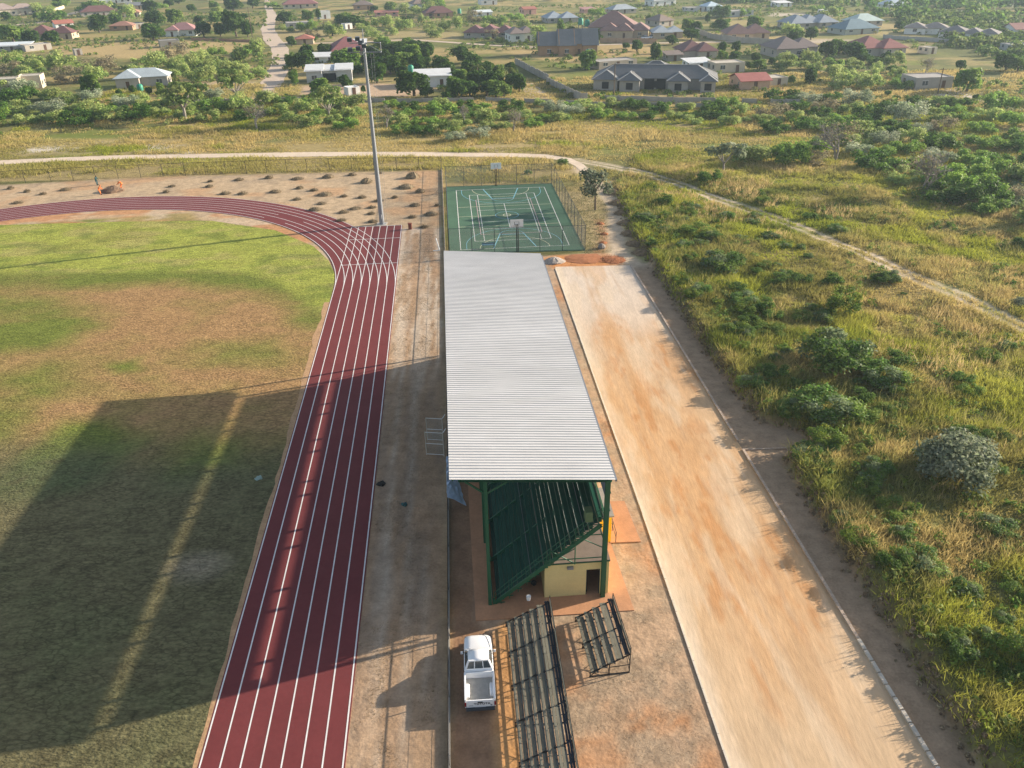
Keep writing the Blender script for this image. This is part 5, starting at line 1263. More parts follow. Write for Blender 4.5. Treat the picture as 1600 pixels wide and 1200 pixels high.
# big unfinished grey house opposite the pitch
ho, W, h = house('large unfinished grey house with a slate hip roof and pale ridge caps', (927, 141), (1117, 144), 17, 12, 'hip', (.33, .31, .285), (.135, .14, .148), .50,
      blocks=[(0, 1.0, 2.6, 13.0), (.30, .70, 4.4, 15.5, .45), (.0, .20, -.2, 6.5, -.1), (.22, .385, -1.4, 6.5, -.14), (.62, .78, -1.4, 6.5, -.1), (.88, 1.0, -.8, 6.5, -.14)], nwin=1, caps=True, void=True, name='house')
b = MB(); b.box(.42 * W, 2.46, .1, .50 * W, 2.63, 2.9).box(.52 * W, 2.46, .1, .595 * W, 2.63, 2.9); b.build('garage_opening', M['dark'], ho)
HS = [
 ('pale house with a pinkish tan hip roof in the top left corner', (-10, 26), (60, 22), 9, 13, 'hip', CR_, TPK, .5, [(0, .55, 0, 12), (.45, 1, 2, 11)]),
 ('wide house with a dark maroon roof left of the round trees at the top', (128, 27), (184, 24), 7, 11, 'hip', GRW, MAR, .5, None),
 ('small cream cottage with an orange tiled roof', (194, 27), (219, 26), 6, 9, 'hip', CR_, (.45, .19, .09), .5, None),
 ('low brick house with a faded orange roof among garden trees', (172, 48), (208, 47), 6, 9, 'hip', BRK, (.40, .17, .10), .35, None),
 ('grey roofless block house beside the faded orange roof', (208, 46), (229, 44), 8, 8, 'flat', DGR, DGR, .3, None),
 ('long house with a dark red hip roof behind round trees', (42, 64), (110, 62), 9, 13, 'hip', TAN, MAR, .55, [(0, .6, 0, 13), (.5, 1, 3, 12)]),
 ('small white shed with a red roof beyond the dark red house', (88, 45), (116, 43), 4, 7, 'gable', WHT, RED, .4, None),
 ('white house with a pinkish red hip roof beside dark round trees', (261, 57), (306, 56), 9, 11, 'hip', WHT, PKR, .5, [(0, 1, 0, 10), (.0, .45, -1.5, 6)]),
 ('plain grey block cube standing in tan grass', (251, 75), (282, 73), 10, 7, 'flat', DGR, DGR, .3, None),
 ('low house with a pale blue metal roof at the far left edge', (-6, 81), (45, 79), 6, 8, 'mono', GRW, WBL, .3, None),
 ('unfinished grey block house next to the pale blue metal roof', (41, 81), (82, 77), 9, 7, 'flat', GRW, GRW, .3, None),
 ('tiny grey hut alone in the tall tan grass', (118, 87), (130, 86), 6, 4, 'flat', GRW, GRW, .3, None),
 ('house with a light blue hip roof and pale walls beside a green tank', (183, 140), (262, 136), 15, 11, 'hip', (.40, .37, .33), (.38, .46, .50), .5, [(0, 1, 2.2, 9.5), (0, .46, 0, 8, .12)]),
 ('left flat roofed beige block house at the left picture edge', (-20, 147), (31, 144), 20, 6, 'flat', BEI, BEI, .3, None),
 ('right flat roofed beige block house beside red soil on the left', (31, 140), (67, 138), 19, 6, 'flat', BEI, BEI, .3, None),
 ('long low building with a whitish blue roof at the top edge', (158, 6), (206, 4), 4, 9, 'gable', WHT, WBL, .3, None),
 ('small house with a grey roof behind the orange roofed cottage', (198, 15), (225, 14), 5, 8, 'gable', TAN, SLT, .4, None),
 ('red roofed house at the top edge right of the left dirt road', (443, 14), (497, 12), 6, 12, 'hip', BEI, (.30, .10, .095), .5, None),
 ('house with a brown roof and brick walls left of the mast top', (553, 16), (583, 15), 7, 9, 'hip', BRK, BRO, .45, None),
 ('white walled house with a brownish hip roof right of the mast top', (646, 14), (683, 12), 7, 10, 'hip', WHT, BRO, .5, None),
 ('maroon roofed house with a bright red lower roof and a green tank', (668, 29), (710, 27), 7, 12, 'hip', BRK, MAR, .6, [(0, 1, 3, 12), (.25, .9, 0, 5)]),
 ('low white building with a pale blue flat roof', (742, 26), (769, 25), 5, 7, 'mono', WHT, WBL, .3, None),
 ('small house with a steep grey roof at the top edge', (752, 8), (777, 7), 6, 9, 'gable', WHT, BLG, .6, None),
 ('unfinished grey walls without a roof beside the left dirt road', (449, 46), (491, 44), 9, 9, 'flat', (.40, .38, .35), GRW, .3, None),
 ('narrow pale grey two room block near a slender tree', (500, 30), (517, 29), 11, 6, 'flat', (.52, .55, .56), GRW, .3, None),
 ('small pale hut beside big dark trees above the mast', (540, 46), (551, 45), 8, 4, 'flat', WHT, GRW, .3, None),
 ('low red roofed shed with orange walls above the mast', (586, 26), (622, 25), 5, 6, 'mono', PNK, RED, .3, None),
 ('long house with three maroon hipped roofs along the middle road', (724, 60), (800, 60), 8, 11, 'hip', GRW, (.20, .075, .075), .55, [(0, .4, 1, 11), (.3, .72, 0, 12), (.62, 1, 1.5, 11)]),
 ('white house with grey brown double hip roof beside the maroon roofs', (798, 66), (838, 64), 12, 11, 'hip', WHT, (.25, .18, .16), .6, [(0, .55, 0, 9), (.45, 1, 1, 10)]),
 ('maroon ribbed hip roof house hidden behind the mast and garden trees', (518, 92), (580, 88), 6, 14, 'hip', TAN, (.26, .075, .08), .6, None),
 ('small white flat roofed room behind the maroon ribbed roof', (543, 76), (572, 75), 6, 7, 'mono', WHT, ZNC, .3, None),
 ('small red roofed house among round trees by the left dirt road', (463, 70), (490, 69), 4, 8, 'hip', TAN, RED, .35, None),
 ('low building with a long white roof behind the grey parapet house', (486, 99), (526, 98), 4, 7, 'mono', WHT, ZNC, .3, None),
 ('tiny white gatehouse on the pink gravel yard', (545, 150), (563, 148), 11, 3.4, 'flat', WHT, WHT, .3, None),
 ('white walled house with a slanted white metal roof among round trees', (650, 137), (704, 135), 17, 9, 'mono', (.62, .64, .64), ZNC, .3, None),
 ('brick house with three steep grey pitched roofs', (842, 88), (933, 86), 14, 9, 'gable', (.38, .235, .14), (.17, .175, .185), .95, [(0, .36, 1.0, 9), (.34, .62, 0, 9.4), (.60, .78, .7, 9.0, .5), (.76, 1, 0, 9.2)]),
 ('large mansion with a high brown red hip roof behind a brick yard wall', (912, 60), (1012, 60), 11, 20, 'hip', TAN, (.25, .125, .105), .6, [(.05, .80, 6, 24, .8), (.26, .55, 0, 9), (.50, .76, -.5, 9), (.74, 1, 2, 14)]),
 ('small house with a pale blue grey hip roof beside two white cars', (1021, 61), (1068, 60), 9, 10, 'hip', TAN, (.42, .47, .50), .55, [(0, .6, 0, 10), (.5, 1, 2, 9)]),
 ('house with a blue grey hip roof far behind the conifer', (858, 37), (903, 35), 7, 12, 'hip', GRW, BLG, .55, [(0, .6, 2, 13), (.45, 1, 0, 9)]),
 ('small pink walled house near the top right of the middle road', (819, 23), (838, 22), 7, 7, 'gable', PNK, RED, .3, None),
 ('tiny pink house with a flat roof far off', (913, 21), (931, 20), 6, 6, 'mono', PNK, PKR, .3, None),
 ('low house with a blue grey roof right of the tiny pink house', (958, 22), (994, 20), 4, 9, 'hip', GRW, (.30, .36, .42), .45, None),
 ('white house with pale walls at the top edge in the middle', (1021, 10), (1056, 8), 8, 10, 'hip', WHT, (.55, .58, .62), .4, None),
 ('white house with a light blue roof near the top right', (1105, 18), (1127, 17), 7, 9, 'hip', (.6, .66, .70), (.45, .60, .70), .45, None),
 ('unfinished block shell far beyond the brown roofs', (1074, 19), (1101, 18), 6, 8, 'flat', (.45, .44, .43), GRW, .3, None),
 ('long grey roofless block building near the top right', (1139, 27), (1177, 25), 8, 9, 'flat', (.40, .41, .42), GRW, .3, None),
 ('house with a brown roof behind the pale blue grey roofed house', (1030, 42), (1052, 40), 8, 10, 'hip', GRW, BRO, .5, None),
 ('house with a maroon hip roof above the big grey house', (1072, 93), (1120, 91), 11, 12, 'hip', (.48, .42, .36), (.20, .075, .07), .6, [(.0, .75, 2.5, 13), (.40, 1, 0, 9)]),
 ('wide house with brown red hipped roofs behind a grey wall', (1136, 63), (1204, 62), 9, 14, 'hip', TAN, (.24, .12, .10), .55, [(0, .6, 0, 13), (.42, 1, 2.5, 13)]),
 ('unfinished flat long house behind the big grey roof', (936, 109), (995, 104), 11, 7, 'flat', (.37, .32, .26), GRW, .3, None),
 ('pale blue walled cabin right behind the big grey house', (1078, 111), (1112, 109), 12, 6, 'mono', (.60, .65, .66), ZNC, .3, None),
 ('beige flat roofed house right of the pale blue cabin', (1117, 114), (1163, 112), 14, 7, 'flat', (.53, .46, .36), BEI, .3, None),
 ('low house with a red tin roof beside a pale yard', (1158, 141), (1202, 139), 12, 9, 'gable', (.48, .33, .24), (.42, .10, .075), .3, None),
 ('beige annex joined to the red tin roofed house', (1203, 136), (1230, 134), 13, 6, 'flat', BEI, BEI, .3, None),
 ('dark low hut beside the maroon house', (1043, 96), (1066, 95), 8, 5, 'mono', DGR, BRO, .3, None),
 ('house with a grey brown hip roof left of dark round trees', (1213, 91), (1283, 88), 13, 13, 'hip', GRW, (.22, .16, .145), .55, [(0, .65, 0, 13), (.5, 1, 3, 12)]),
 ('house with a brick red hip roof and a white porch', (1350, 90), (1414, 87), 12, 13, 'hip', (.40, .37, .34), (.34, .10, .085), .55, [(0, .7, 2, 14), (.45, 1, 0, 9)]),
 ('wide house with three blue grey hipped roofs on the upper right', (1236, 46), (1308, 43), 8, 14, 'hip', GRW, (.27, .32, .38), .55, [(0, .45, 0, 13), (.32, .72, 2, 14), (.6, 1, 0, 13)]),
 ('house with a dark teal roof in front of a pale green roof', (1320, 55), (1372, 52), 7, 12, 'hip', (.40, .42, .38), TEA, .5, None),
 ('house with a pale green hip roof behind the dark teal roof', (1336, 42), (1378, 40), 5, 10, 'hip', GRW, GRN, .5, None),
 ('white house with a grey brown roof left of the long white house', (1412, 53), (1478, 55), 9, 10, 'hip', WHT, (.24, .20, .18), .4, [(0, .5, 0, 10), (.4, 1, 1.5, 10)]),
 ('long white house with dark grey hipped roofs on the right', (1464, 62), (1554, 66), 11, 11, 'hip', (.78, .78, .76), (.19, .17, .165), .4, [(0, .5, 1, 11), (.42, .75, 0, 10), (.68, 1, 1.5, 10)]),
 ('house with a pale blue hip roof at the top right edge', (1386, 15), (1422, 14), 6, 12, 'hip', WHT, (.50, .60, .66), .5, None),
 ('grey flat roofed block house in a pale yard on the right', (1429, 140), (1487, 138), 17, 8, 'flat', (.38, .355, .325), GRW, .3, None),
 ('grey flat block at the right picture edge', (1580, 81), (1612, 80), 9, 7, 'flat', (.36, .37, .37), GRW, .3, None),
 ('white cottage with a red roof at the right picture edge', (1585, 56), (1615, 55), 7, 9, 'gable', WHT, (.36, .14, .11), .4, None),
 ('pale flat building in the far top right scrub', (1216, 11), (1237, 10), 5, 8, 'mono', WHT, ZNC, .3, None),
 ('tiny white hut beside the pale patch at the upper right', (1289, 23), (1300, 22), 6, 5, 'flat', WHT, WHT, .3, None),
 ('small cream hut in the grass right of the brick red roof', (1450, 85), (1463, 84), 8, 5, 'flat', CR_, CR_, .3, None),
]
for lab, l, r, wp_, dp, kd, wc, rc, pt, bl in HS: house(lab, l, r, wp_, dp, kd, wc, rc, pt, bl, frames=(l[1] > 50))
# grey parapet house with two wings
ho, W, h = house('grey house with two pale flat wings and a dark recessed porch behind the pink yard', (480, 130), (551, 127), 18, 9, 'mono', (.50, .50, .49), (.58, .60, .62), .3, [(0, .34, 0, 9), (.30, .70, 2.2, 9.5, -.3), (.66, 1, 0, 9)], nwin=1)
MB().box(.36 * W, 2.1, .1, .64 * W, 2.19, 2.3).build('porch_opening', M['dark'], ho)
# porch posts of the blue roofed house
def tank(px_, py_, w_, label, stand=0.0):
    x, y = gp(px_, py_); s = pxsize(px_, py_); R = w_ * s / 2; r = empty('water_tank', (x, y, 0), 0, label, 'water tank')
    if stand:
        for sx in (-1, 1):
            for sy in (-1, 1): MB().beam((sx * R * .8, sy * R * .8, 0), (sx * R * .8, sy * R * .8, stand), .16).build('leg', M['block'], r)
        MB().box(-R, -R, stand, R, R, stand + .12).build('platform', M['block'], r)
    z = stand + .12
    MB().loft([[(q * math.cos(t), q * math.sin(t), zz) for t in np.linspace(0, 2 * PI, 17)[:-1]] for q, zz in ((R, z), (R * 1.02, z + R * .8), (R, z + R * 1.9), (R * .7, z + R * 2.25), (R * .25, z + R * 2.4))]).build('barrel', M['tank'], r)
    MB().tube((0, 0, z + R * 2.38), (0, 0, z + R * 2.5), R * .25, n=12).build('lid', M['black'], r)
tank(220, 143, 9, 'green water tank against the front of the light blue roofed house')
tank(643, 125, 9, 'green water tank at the left of the slanted white roof', 2.2)
tank(907, 50, 8, 'left green water tank on a stand by the mansion', 3.0)
tank(917, 55, 8, 'right green water tank on a tall stand by the mansion', 3.5)
tank(918, 96, 7, 'green water tank on a stand behind the brick house', 2.0)
tank(718, 26, 6, 'green water tank beside the maroon and red roofs', 1.5)
tank(1405, 92, 5, 'small green water tank at the porch of the brick red roof house')
def wall_run(label, pts, h_, mcol=(.37, .34, .30), gaps=0):
    P = gps(pts); ox, oy = P[0]; r = empty('boundary_wall', (ox, oy, 0), 0, label, 'wall'); rr_ = random.Random(len(label))
    for (x0, y0), (x1, y1) in zip(P[:-1], P[1:]):
        L = math.hypot(x1 - x0, y1 - y0); n = max(1, int(L / 3.2)); b = MB(); c2 = MB()
        for k in range(n):
            if gaps and rr_.random() < gaps: continue
            a, e = k / n, (k + 1) / n; p, q = (x0 - ox + (x1 - x0) * a, y0 - oy + (y1 - y0) * a), (x0 - ox + (x1 - x0) * e, y0 - oy + (y1 - y0) * e)
            b.strip([p, q], .15, -.1, h_ * rr_.uniform(.92, 1.05)); c2.box(p[0] - .16, p[1] - .16, -.1, p[0] + .16, p[1] + .16, h_ + .12)
        if b.v: b.build('panel', wallmat(mcol), r); c2.build('pier', wallmat(tuple(v * .9 for v in mcol)), r)
wall_run('grey block wall slanting down beside the tan plot', [(805, 100), (857, 128)], 2.0)
wall_run('grey block wall from the gateway to the front corner of the big grey house plot', [(854, 130), (907, 157), (918, 157)], 1.9)
wall_run('broken low grey wall in front of the big grey house', [(925, 156), (1050, 160), (1250, 164)], 1.3, gaps=.35)
wall_run('long low grey wall behind the scrub band', [(840, 161), (930, 166), (1120, 168)], 1.1, gaps=.25)
wall_run('grey wall beside the foot of the left dirt road', [(412, 159), (470, 157), (640, 160), (760, 158), (840, 161)], 1.0, gaps=.3)
wall_run('low grey wall in the bushes left of the dirt road', [(170, 166), (290, 164), (395, 159)], 1.1, gaps=.2)
wall_run('brick yard wall in front of the mansion', [(938, 67), (1026, 68)], 1.9, (.40, .27, .18))
wall_run('grey yard wall right of the pale blue grey roof', [(1085, 50), (1110, 60), (1160, 67), (1225, 70)], 2.0, (.42, .37, .31))
wall_run('cream yard wall at the upper left', [(71, 24), (101, 13)], 2.0, (.62, .52, .38))
wall_run('low red brick wall in front of the pinkish roofed house', [(300, 63), (400, 66)], 1.0, (.36, .20, .13))
wall_run('grey wall in front of the long white house', [(1380, 60), (1470, 66), (1590, 70)], 1.4, (.38, .37, .35))
# stick kraal
x0_, y0_ = gp(1322, 131); r = empty('stick_pen', (x0_, y0_, 0), 0, 'round livestock pen of weathered upright sticks', 'pen'); b = MB()
for k in range(70):
    t = 2 * PI * k / 70; q = 3.6 + random.uniform(-.1, .1); b.tube((q * math.cos(t), q * .8 * math.sin(t), -.1), (q * math.cos(t) * 1.03, q * .8 * math.sin(t), random.uniform(1.4, 2.4)), .06, .04, 5)
b.build('palisade', M['palebark'], r)
def pole(px_, py_, hpx, label, arm=True):
    x, y = gp(px_, py_); h_ = hpx * pxsize(px_, py_) * 1.02; r = empty('utility_pole', (x, y, 0), 0, label, 'utility pole', None)
    MB().tube((0, 0, -.2), (0, 0, h_), .16, .11, 8).build('pole', M['bark'], r)
    if arm: MB().beam((-.9, 0, h_ - .4), (.9, 0, h_ - .4), .12).build('cross_arm', M['bark'], r)
pole(959, 153, 50, 'thin wooden utility pole in front of the big grey house')
pole(1465, 147, 38, 'wooden utility pole beside the grey flat block house')
pole(38, 40, 20, 'wooden utility pole by the upper left dirt road')
pole(636, 45, 30, 'pale utility pole behind the top of the mast')
pole(395, 62, 46, 'brown gate pole at the corner of the tan plot by the left dirt road', False)
def car(px_, py_, rz, label):
    x, y = gp(px_, py_); r = empty('parked_car', (x, y, 0), rz, label, 'car'); b = MB()
    b.loft([[(yy, xx, z) for xx, z in ((-.85, .3), (-.88, .6), (-.8, zt), (.8, zt), (.88, .6), (.85, .3))] for yy, zt in ((-2.1, .72), (-1.9, .92), (.9, .95), (1.9, .82), (2.1, .62))]); b.build('body', M['carpaint'], r)
    b = MB(); b.loft([[(yy, xx * w_, z) for xx, z in ((-1, .9), (-.86, zt), (.86, zt), (1, .9))] for yy, zt, w_ in ((-1.9, .94, .78), (-1.3, 1.42, .76), (.1, 1.45, .76), (.95, .95, .78))]); b.build('cabin', M['glass'], r)
    MB().box(-1.2, -.62, 1.43, .05, .62, 1.475).build('roof', M['carpaint'], r)
    for yy in (-1.3, 1.3):
        for s in (-1, 1): MB().tube((yy, s * .70, .31), (yy, s * .9, .31), .31, n=14).build('wheel', M['rubber'], r)
car(1010, 61, .2, 'left white car parked before the mansion')
car(1021, 60, .35, 'right white car parked before the mansion')

# ------------------------------------------------------------------ garden trees of the village
def grove(label, group, lst, kind='garden'):
    for k, t in enumerate(lst):
        px_, py_, w_, h_ = t[:4]; i = (k * 7 + len(label)) % (4 if kind == 'garden' else 3)
        base = {'garden': 1.75, 'upright': 3.0, 'acacia': 1.55}[kind]
        tree(kind, i, px_, py_, w_, label, group, hs=max(.75, min(1.6, (h_ / w_) * 2 / base * 1.05)))
grove('dark round tree in the row before the dark red roof on the far left', 'trees before the dark red roof', [(22, 66, 40, 18), (50, 67, 28, 17), (82, 68, 30, 18), (115, 58, 24, 18)])
grove('dark round tree between the roofs at the upper left', 'garden trees at the upper left', [(142, 15, 20, 12), (156, 51, 30, 26), (182, 40, 20, 17), (178, 16, 18, 11), (193, 22, 14, 12), (235, 20, 26, 17), (265, 10, 18, 10), (98, 9, 26, 10), (60, 30, 16, 8), (12, 32, 20, 10), (280, 6, 20, 10)])
grove('big dark round tree around the pinkish roofed white house', 'trees around the pinkish roofed house', [(240, 62, 38, 24), (243, 42, 36, 20), (275, 38, 28, 22), (319, 58, 28, 22), (345, 57, 22, 20), (370, 57, 38, 36), (340, 37, 28, 16), (310, 37, 18, 11), (388, 58, 22, 24)])
grove('round green tree along the top edge left of the dirt road', 'trees at the top left of the road', [(365, 17, 32, 15), (395, 13, 22, 15), (335, 14, 18, 10), (300, 18, 16, 10), (382, 30, 14, 8)])
tree('garden', 3, 146, 150, 32, 'tall bright green tree left of the light blue roofed house', hs=1.25)
grove('small round garden shrub tree by the light blue roofed house', 'small trees by the light blue roof', [(208, 146, 14, 12), (252, 147, 13, 18), (234, 148, 11, 11), (187, 151, 12, 11), (278, 148, 14, 12)])
grove('round dark tree by the left dirt road and the red roofs', 'trees by the left dirt road', [(460, 134, 17, 28), (456, 72, 16, 14), (480, 89, 26, 18), (511, 90, 28, 20), (456, 108, 22, 22), (474, 108, 32, 24), (446, 37, 28, 16), (520, 56, 22, 16), (481, 33, 20, 16), (490, 66, 14, 9)])
tree('upright', 0, 498, 33, 15, 'slender dark cypress like tree beside the narrow pale block')
grove('round tree standing on the pink gravel yard', 'trees on the pink yard', [(500, 148, 32, 24), (541, 139, 24, 20), (568, 145, 9, 11)])
grove('tall dark tree clump above the mast top', 'dark trees above the mast', [(537, 42, 30, 20), (553, 43, 28, 18), (567, 46, 22, 14), (631, 44, 26, 16), (610, 18, 22, 9), (584, 20, 16, 9)])
grove('dense dark garden tree in the grove beside the mast', 'grove beside the mast', [(540, 112, 52, 28), (590, 130, 32, 30), (480, 100, 30, 20), (610, 116, 40, 26), (630, 108, 40, 24), (655, 112, 36, 24), (596, 114, 34, 24), (625, 92, 36, 22), (600, 82, 34, 18), (650, 84, 30, 18), (575, 104, 30, 20), (601, 104, 36, 24), (640, 99, 44, 26), (666, 92, 30, 24), (616, 90, 36, 20), (580, 88, 24, 16), (640, 80, 30, 14), (661, 106, 26, 16), (560, 116, 20, 14)])
grove('dense dark tree among the white slanted roof house and the palms', 'grove around the slanted white roof', [(648, 150, 56, 32), (712, 150, 34, 28), (700, 118, 30, 18), (735, 120, 34, 24), (760, 124, 34, 24), (716, 132, 34, 22), (745, 138, 36, 26), (772, 138, 34, 26), (722, 152, 34, 26), (775, 152, 34, 26), (800, 138, 30, 22), (735, 151, 32, 24), (760, 150, 30, 22), (788, 151, 28, 20), (724, 99, 36, 24), (742, 104, 28, 18), (690, 110, 32, 14), (779, 122, 24, 20), (800, 119, 20, 20), (812, 144, 24, 28), (668, 152, 24, 16), (757, 112, 22, 14), (700, 156, 20, 12), (630, 118, 24, 14), (664, 96, 16, 20)])
tree('palm', 0, 747, 128, 34, 'pale green palm tree left of the dark grove', name='palm_tree')
tree('palm', 0, 797, 128, 30, 'yellowish palm tree at the right end of the dark grove', name='palm_tree')
tree('upright', 1, 876, 58, 20, 'tall conifer beside the steep grey roofs', hs=1.0)
grove('round tree around the steep grey roofed brick house', 'trees around the brick house', [(917, 109, 30, 28), (930, 60, 18, 14), (892, 56, 16, 14), (937, 64, 12, 8), (850, 84, 14, 7), (905, 62, 14, 9)])
grove('round dark tree between the tan plot and the maroon house', 'trees beside the maroon house', [(995, 80, 20, 17), (1025, 97, 22, 28), (1022, 84, 14, 12), (1050, 70, 22, 11), (1128, 82, 15, 16), (1149, 82, 15, 16), (1128, 95, 18, 15), (1146, 97, 22, 16), (978, 76, 14, 9)])
grove('dark tree beyond the yard wall at the upper right middle', 'trees beyond the yard wall', [(1017, 38, 20, 11), (1075, 49, 22, 18), (1090, 50, 20, 15), (1105, 36, 10, 16), (1125, 46, 24, 11), (1180, 44, 28, 12), (1080, 62, 26, 11), (1165, 52, 12, 8)])
grove('round green tree beside the red tin roof', 'trees by the red tin roof', [(1181, 96, 20, 13), (1186, 110, 26, 15), (1170, 108, 14, 10), (1206, 100, 14, 10), (1185, 121, 14, 7)])
grove('dark round tree between the grey brown and brick red roofs', 'trees between the right hand roofs', [(1238, 70, 30, 22), (1267, 62, 24, 19), (1290, 91, 30, 25), (1310, 83, 28, 20), (1336, 95, 42, 24), (1385, 99, 22, 17), (1275, 98, 17, 11), (1297, 98, 15, 9), (1348, 98, 20, 14), (1255, 90, 12, 9), (1230, 104, 16, 10), (1325, 78, 18, 12)])
grove('small round tree on the pale yard at the right', 'small trees on the right yard', [(1265, 133, 20, 26), (1236, 131, 14, 13), (1522, 158, 12, 10), (1386, 150, 12, 8)])
tree('garden', 3, 1510, 143, 44, 'spreading green tree right of the grey flat block house', hs=.95)
tree('bare', 0, 1445, 116, 34, 'bare greyish tree left of the flat block house', hs=.85)
grove('large dark tree at the right edge of the village', 'trees at the right edge', [(1572, 110, 40, 24), (1590, 112, 34, 20), (1500, 108, 18, 13), (1405, 46, 20, 12)])
# ------------------------------------------------------------------ single trees in the grassland
tree('bare', 0, 1440, 306, 84, 'bare multi stemmed grey tree at the front of the right hand scrub', hs=.95)
tree('bare', 1, 1305, 250, 86, 'wide bare grey tree in the middle of the right hand scrub', hs=.8)
tree('acacia', 0, 1130, 270, 62, 'open grey green acacia left of the scrub beside the wheel ruts', hs=1.0)
tree('feather', 0, 930, 328, 56, 'dark feathery acacia on the path by the far right court corner', hs=1.1)
tree('bare', 1, 802, 206, 34, 'small bare tree right of the mast behind the dirt track', hs=1.25)
tree('bare', 0, 727, 196, 22, 'thin bare sapling in the scrub band', hs=1.7)
tree('bare', 1, 402, 202, 50, 'bare grey tree near the foot of the left dirt road', hs=.9)
tree('acacia', 1, 372, 161, 66, 'umbrella shaped acacia with a pale trunk left of the dirt road', hs=.95)
tree('bare', 0, 604, 200, 40, 'bare brownish tree right beside the mast', hs=1.0)
tree('acacia', 2, 290, 186, 84, 'wide olive acacia in the scrub band on the left', hs=.85)
tree('acacia', 1, 515, 190, 62, 'bushy dark olive acacia left of the mast', hs=1.1)

# ------------------------------------------------------------------ bushes
NB = [
 ('nearbush', 0, 1492, 748, 126, 'big round grey green bush on the right of the cut bank', 1.0),
 ('nearbush', 1, 1300, 574, 124, 'wide leafy bush with pale flower heads above the road opening', .85),
 ('nearbush', 1, 1376, 596, 84, 'smaller leafy bush right of the flowering bush', .7),
 ('nearbush', 2, 1318, 488, 66, 'yellow green bush below the wheel ruts', 1.05),
 ('nearbush', 3, 1296, 446, 38, 'small dark bush just above the yellow green bush', .95),
 ('nearbush', 1, 1290, 645, 112, 'light green flowering weeds beside the cut bank corner', .6),
 ('nearbush', 1, 1132, 420, 80, 'dark leafy bush halfway up the green strip', .6),
 ('nearbush', 3, 1505, 598, 44, 'small dark bush on the tan grass at the right', .7),
 ('nearbush', 3, 1378, 442, 40, 'spiky dark shrub close to the wheel ruts', .65),
 ('nearbush', 2, 1545, 560, 48, 'low yellowish bush left of the wheel ruts at the right edge', .5),
 ('nearbush', 3, 1596, 385, 40, 'dark bush at the right picture edge beyond the wheel ruts', .8),
 ('nearbush', 0, 1596, 480, 40, 'grey green shrub at the right picture edge by the ruts', .6),
 ('nearbush', 3, 1036, 318, 40, 'dark green shrub at the far end of the green strip', .6),
 ('nearbush', 1, 1010, 345, 36, 'mid green shrub behind the ditch heaps', .55),
 ('nearbush', 2, 1090, 365, 56, 'bright yellow green clump in the far green strip', .45),
 ('nearbush', 1, 1180, 340, 30, 'low green shrub next to the bend of the wheel ruts', .5),
 ('nearbush', 3, 1108, 285, 46, 'dark bush at the foot of the grey green acacia', .75),
 ('nearbush', 2, 1200, 520, 60, 'yellow green weeds close to the edge of the bank', .4),
 ('nearbush', 1, 1160, 470, 60, 'broad green weed clump on the bank', .42),
 ('nearbush', 2, 1400, 800, 70, 'low bright green clump below the grey green bush', .4),
 ('nearbush', 1, 1440, 880, 90, 'wide weedy clump in the shaded lower right', .42),
 ('nearbush', 2, 1340, 850, 64, 'yellow green clump on the shoulder of the bank', .42),
 ('nearbush', 1, 1555, 830, 80, 'green weed clump at the right edge in the shade', .45),
 ('nearbush', 3, 1560, 690, 60, 'dark weed clump right of the grey green bush', .45),
 ('nearbush', 1, 825, 272, 16, 'small green shrub just behind the far court fence', .8),
 ('nearbush', 1, 880, 258, 22, 'round green shrub where the dirt track turns', .9),
]
for kd, i, px_, py_, w_, lab, hs in NB: bush(kd, i, px_, py_, w_, lab, None, hs)
def weed_scatter(n, seed):
    r = random.Random(seed); k = 0
    while k < n:
        y = r.uniform(22, 125); xb = float(bank_x(np.array([y]))[0]); x = xb + .8 + abs(r.gauss(0, 13))
        if x > 28 + .60 * y or float(dist_line(np.array([x]), np.array([y]), rut)[0]) < 2: continue
        R = r.uniform(.5, 1.7); kd = r.choice((1, 2, 2, 3, 1)) if x - xb < 20 else r.choice((1, 3, 2))
        o = bush('nearbush', kd, 0, 0, 0, 'low leafy weed clump in the grass on the bank', 'weed clumps on the grassy bank', r.uniform(.45, .8), (x, y), R); o.name = 'weed_clump'; o['category'] = 'weed clump'; k += 1
weed_scatter(150, 77)
# tall bushes just outside the frame on the right: their long shadows cross the road
for x, y, R, k in ((34.2, 34.5, 1.9, 3), (38.0, 30.5, 2.6, 1), (33.0, 28.5, 2.4, 3)):
    bush('nearbush', k, 0, 0, 0, 'tall dark bush on the right edge beyond the lower bank', 'tall bushes beside the lower bank', 1.55, (x, y), R)
def scatter(poly, n, label, group, kinds, wr, hs=(.8, 1.15), seed=0, avoid=None, mind=.35):
    r = random.Random(seed); xs_, ys_ = [p[0] for p in poly], [p[1] for p in poly]; put = []
    tries = 0
    while len(put) < n and tries < n * 60:
        tries += 1; x, y = r.uniform(min(xs_), max(xs_)), r.uniform(min(ys_), max(ys_))
        if not bool(inpoly(np.array([x]), np.array([y]), poly)[0]): continue
        w_ = r.uniform(*wr) * (.55 + .9 * y / 220)
        if any(abs(x - a) < 30 and -18 < y - b_ < 40 for a, b_ in ((1440, 300), (1305, 246), (1130, 268))): continue
        if any(abs(x - a) < (w_ + c_) * mind and abs(y - b_) < (w_ + c_) * mind * .32 for a, b_, c_ in put): continue
        put.append((x, y, w_))
    for x, y, w_ in put: bush('bush', r.choice(kinds), x, y, w_, label, group, r.uniform(*hs))
scatter([(-20, 160), (0, 140), (60, 148), (130, 152), (200, 160), (310, 150), (400, 162), (405, 185), (330, 190), (250, 180), (130, 195), (60, 190), (-20, 215)], 40, 'olive thorn bush in the scrub on the left below the flat block houses', 'bushes in the left scrub', (1, 2, 0, 1, 4, 3), (26, 50), hs=(.65, .95), seed=1)
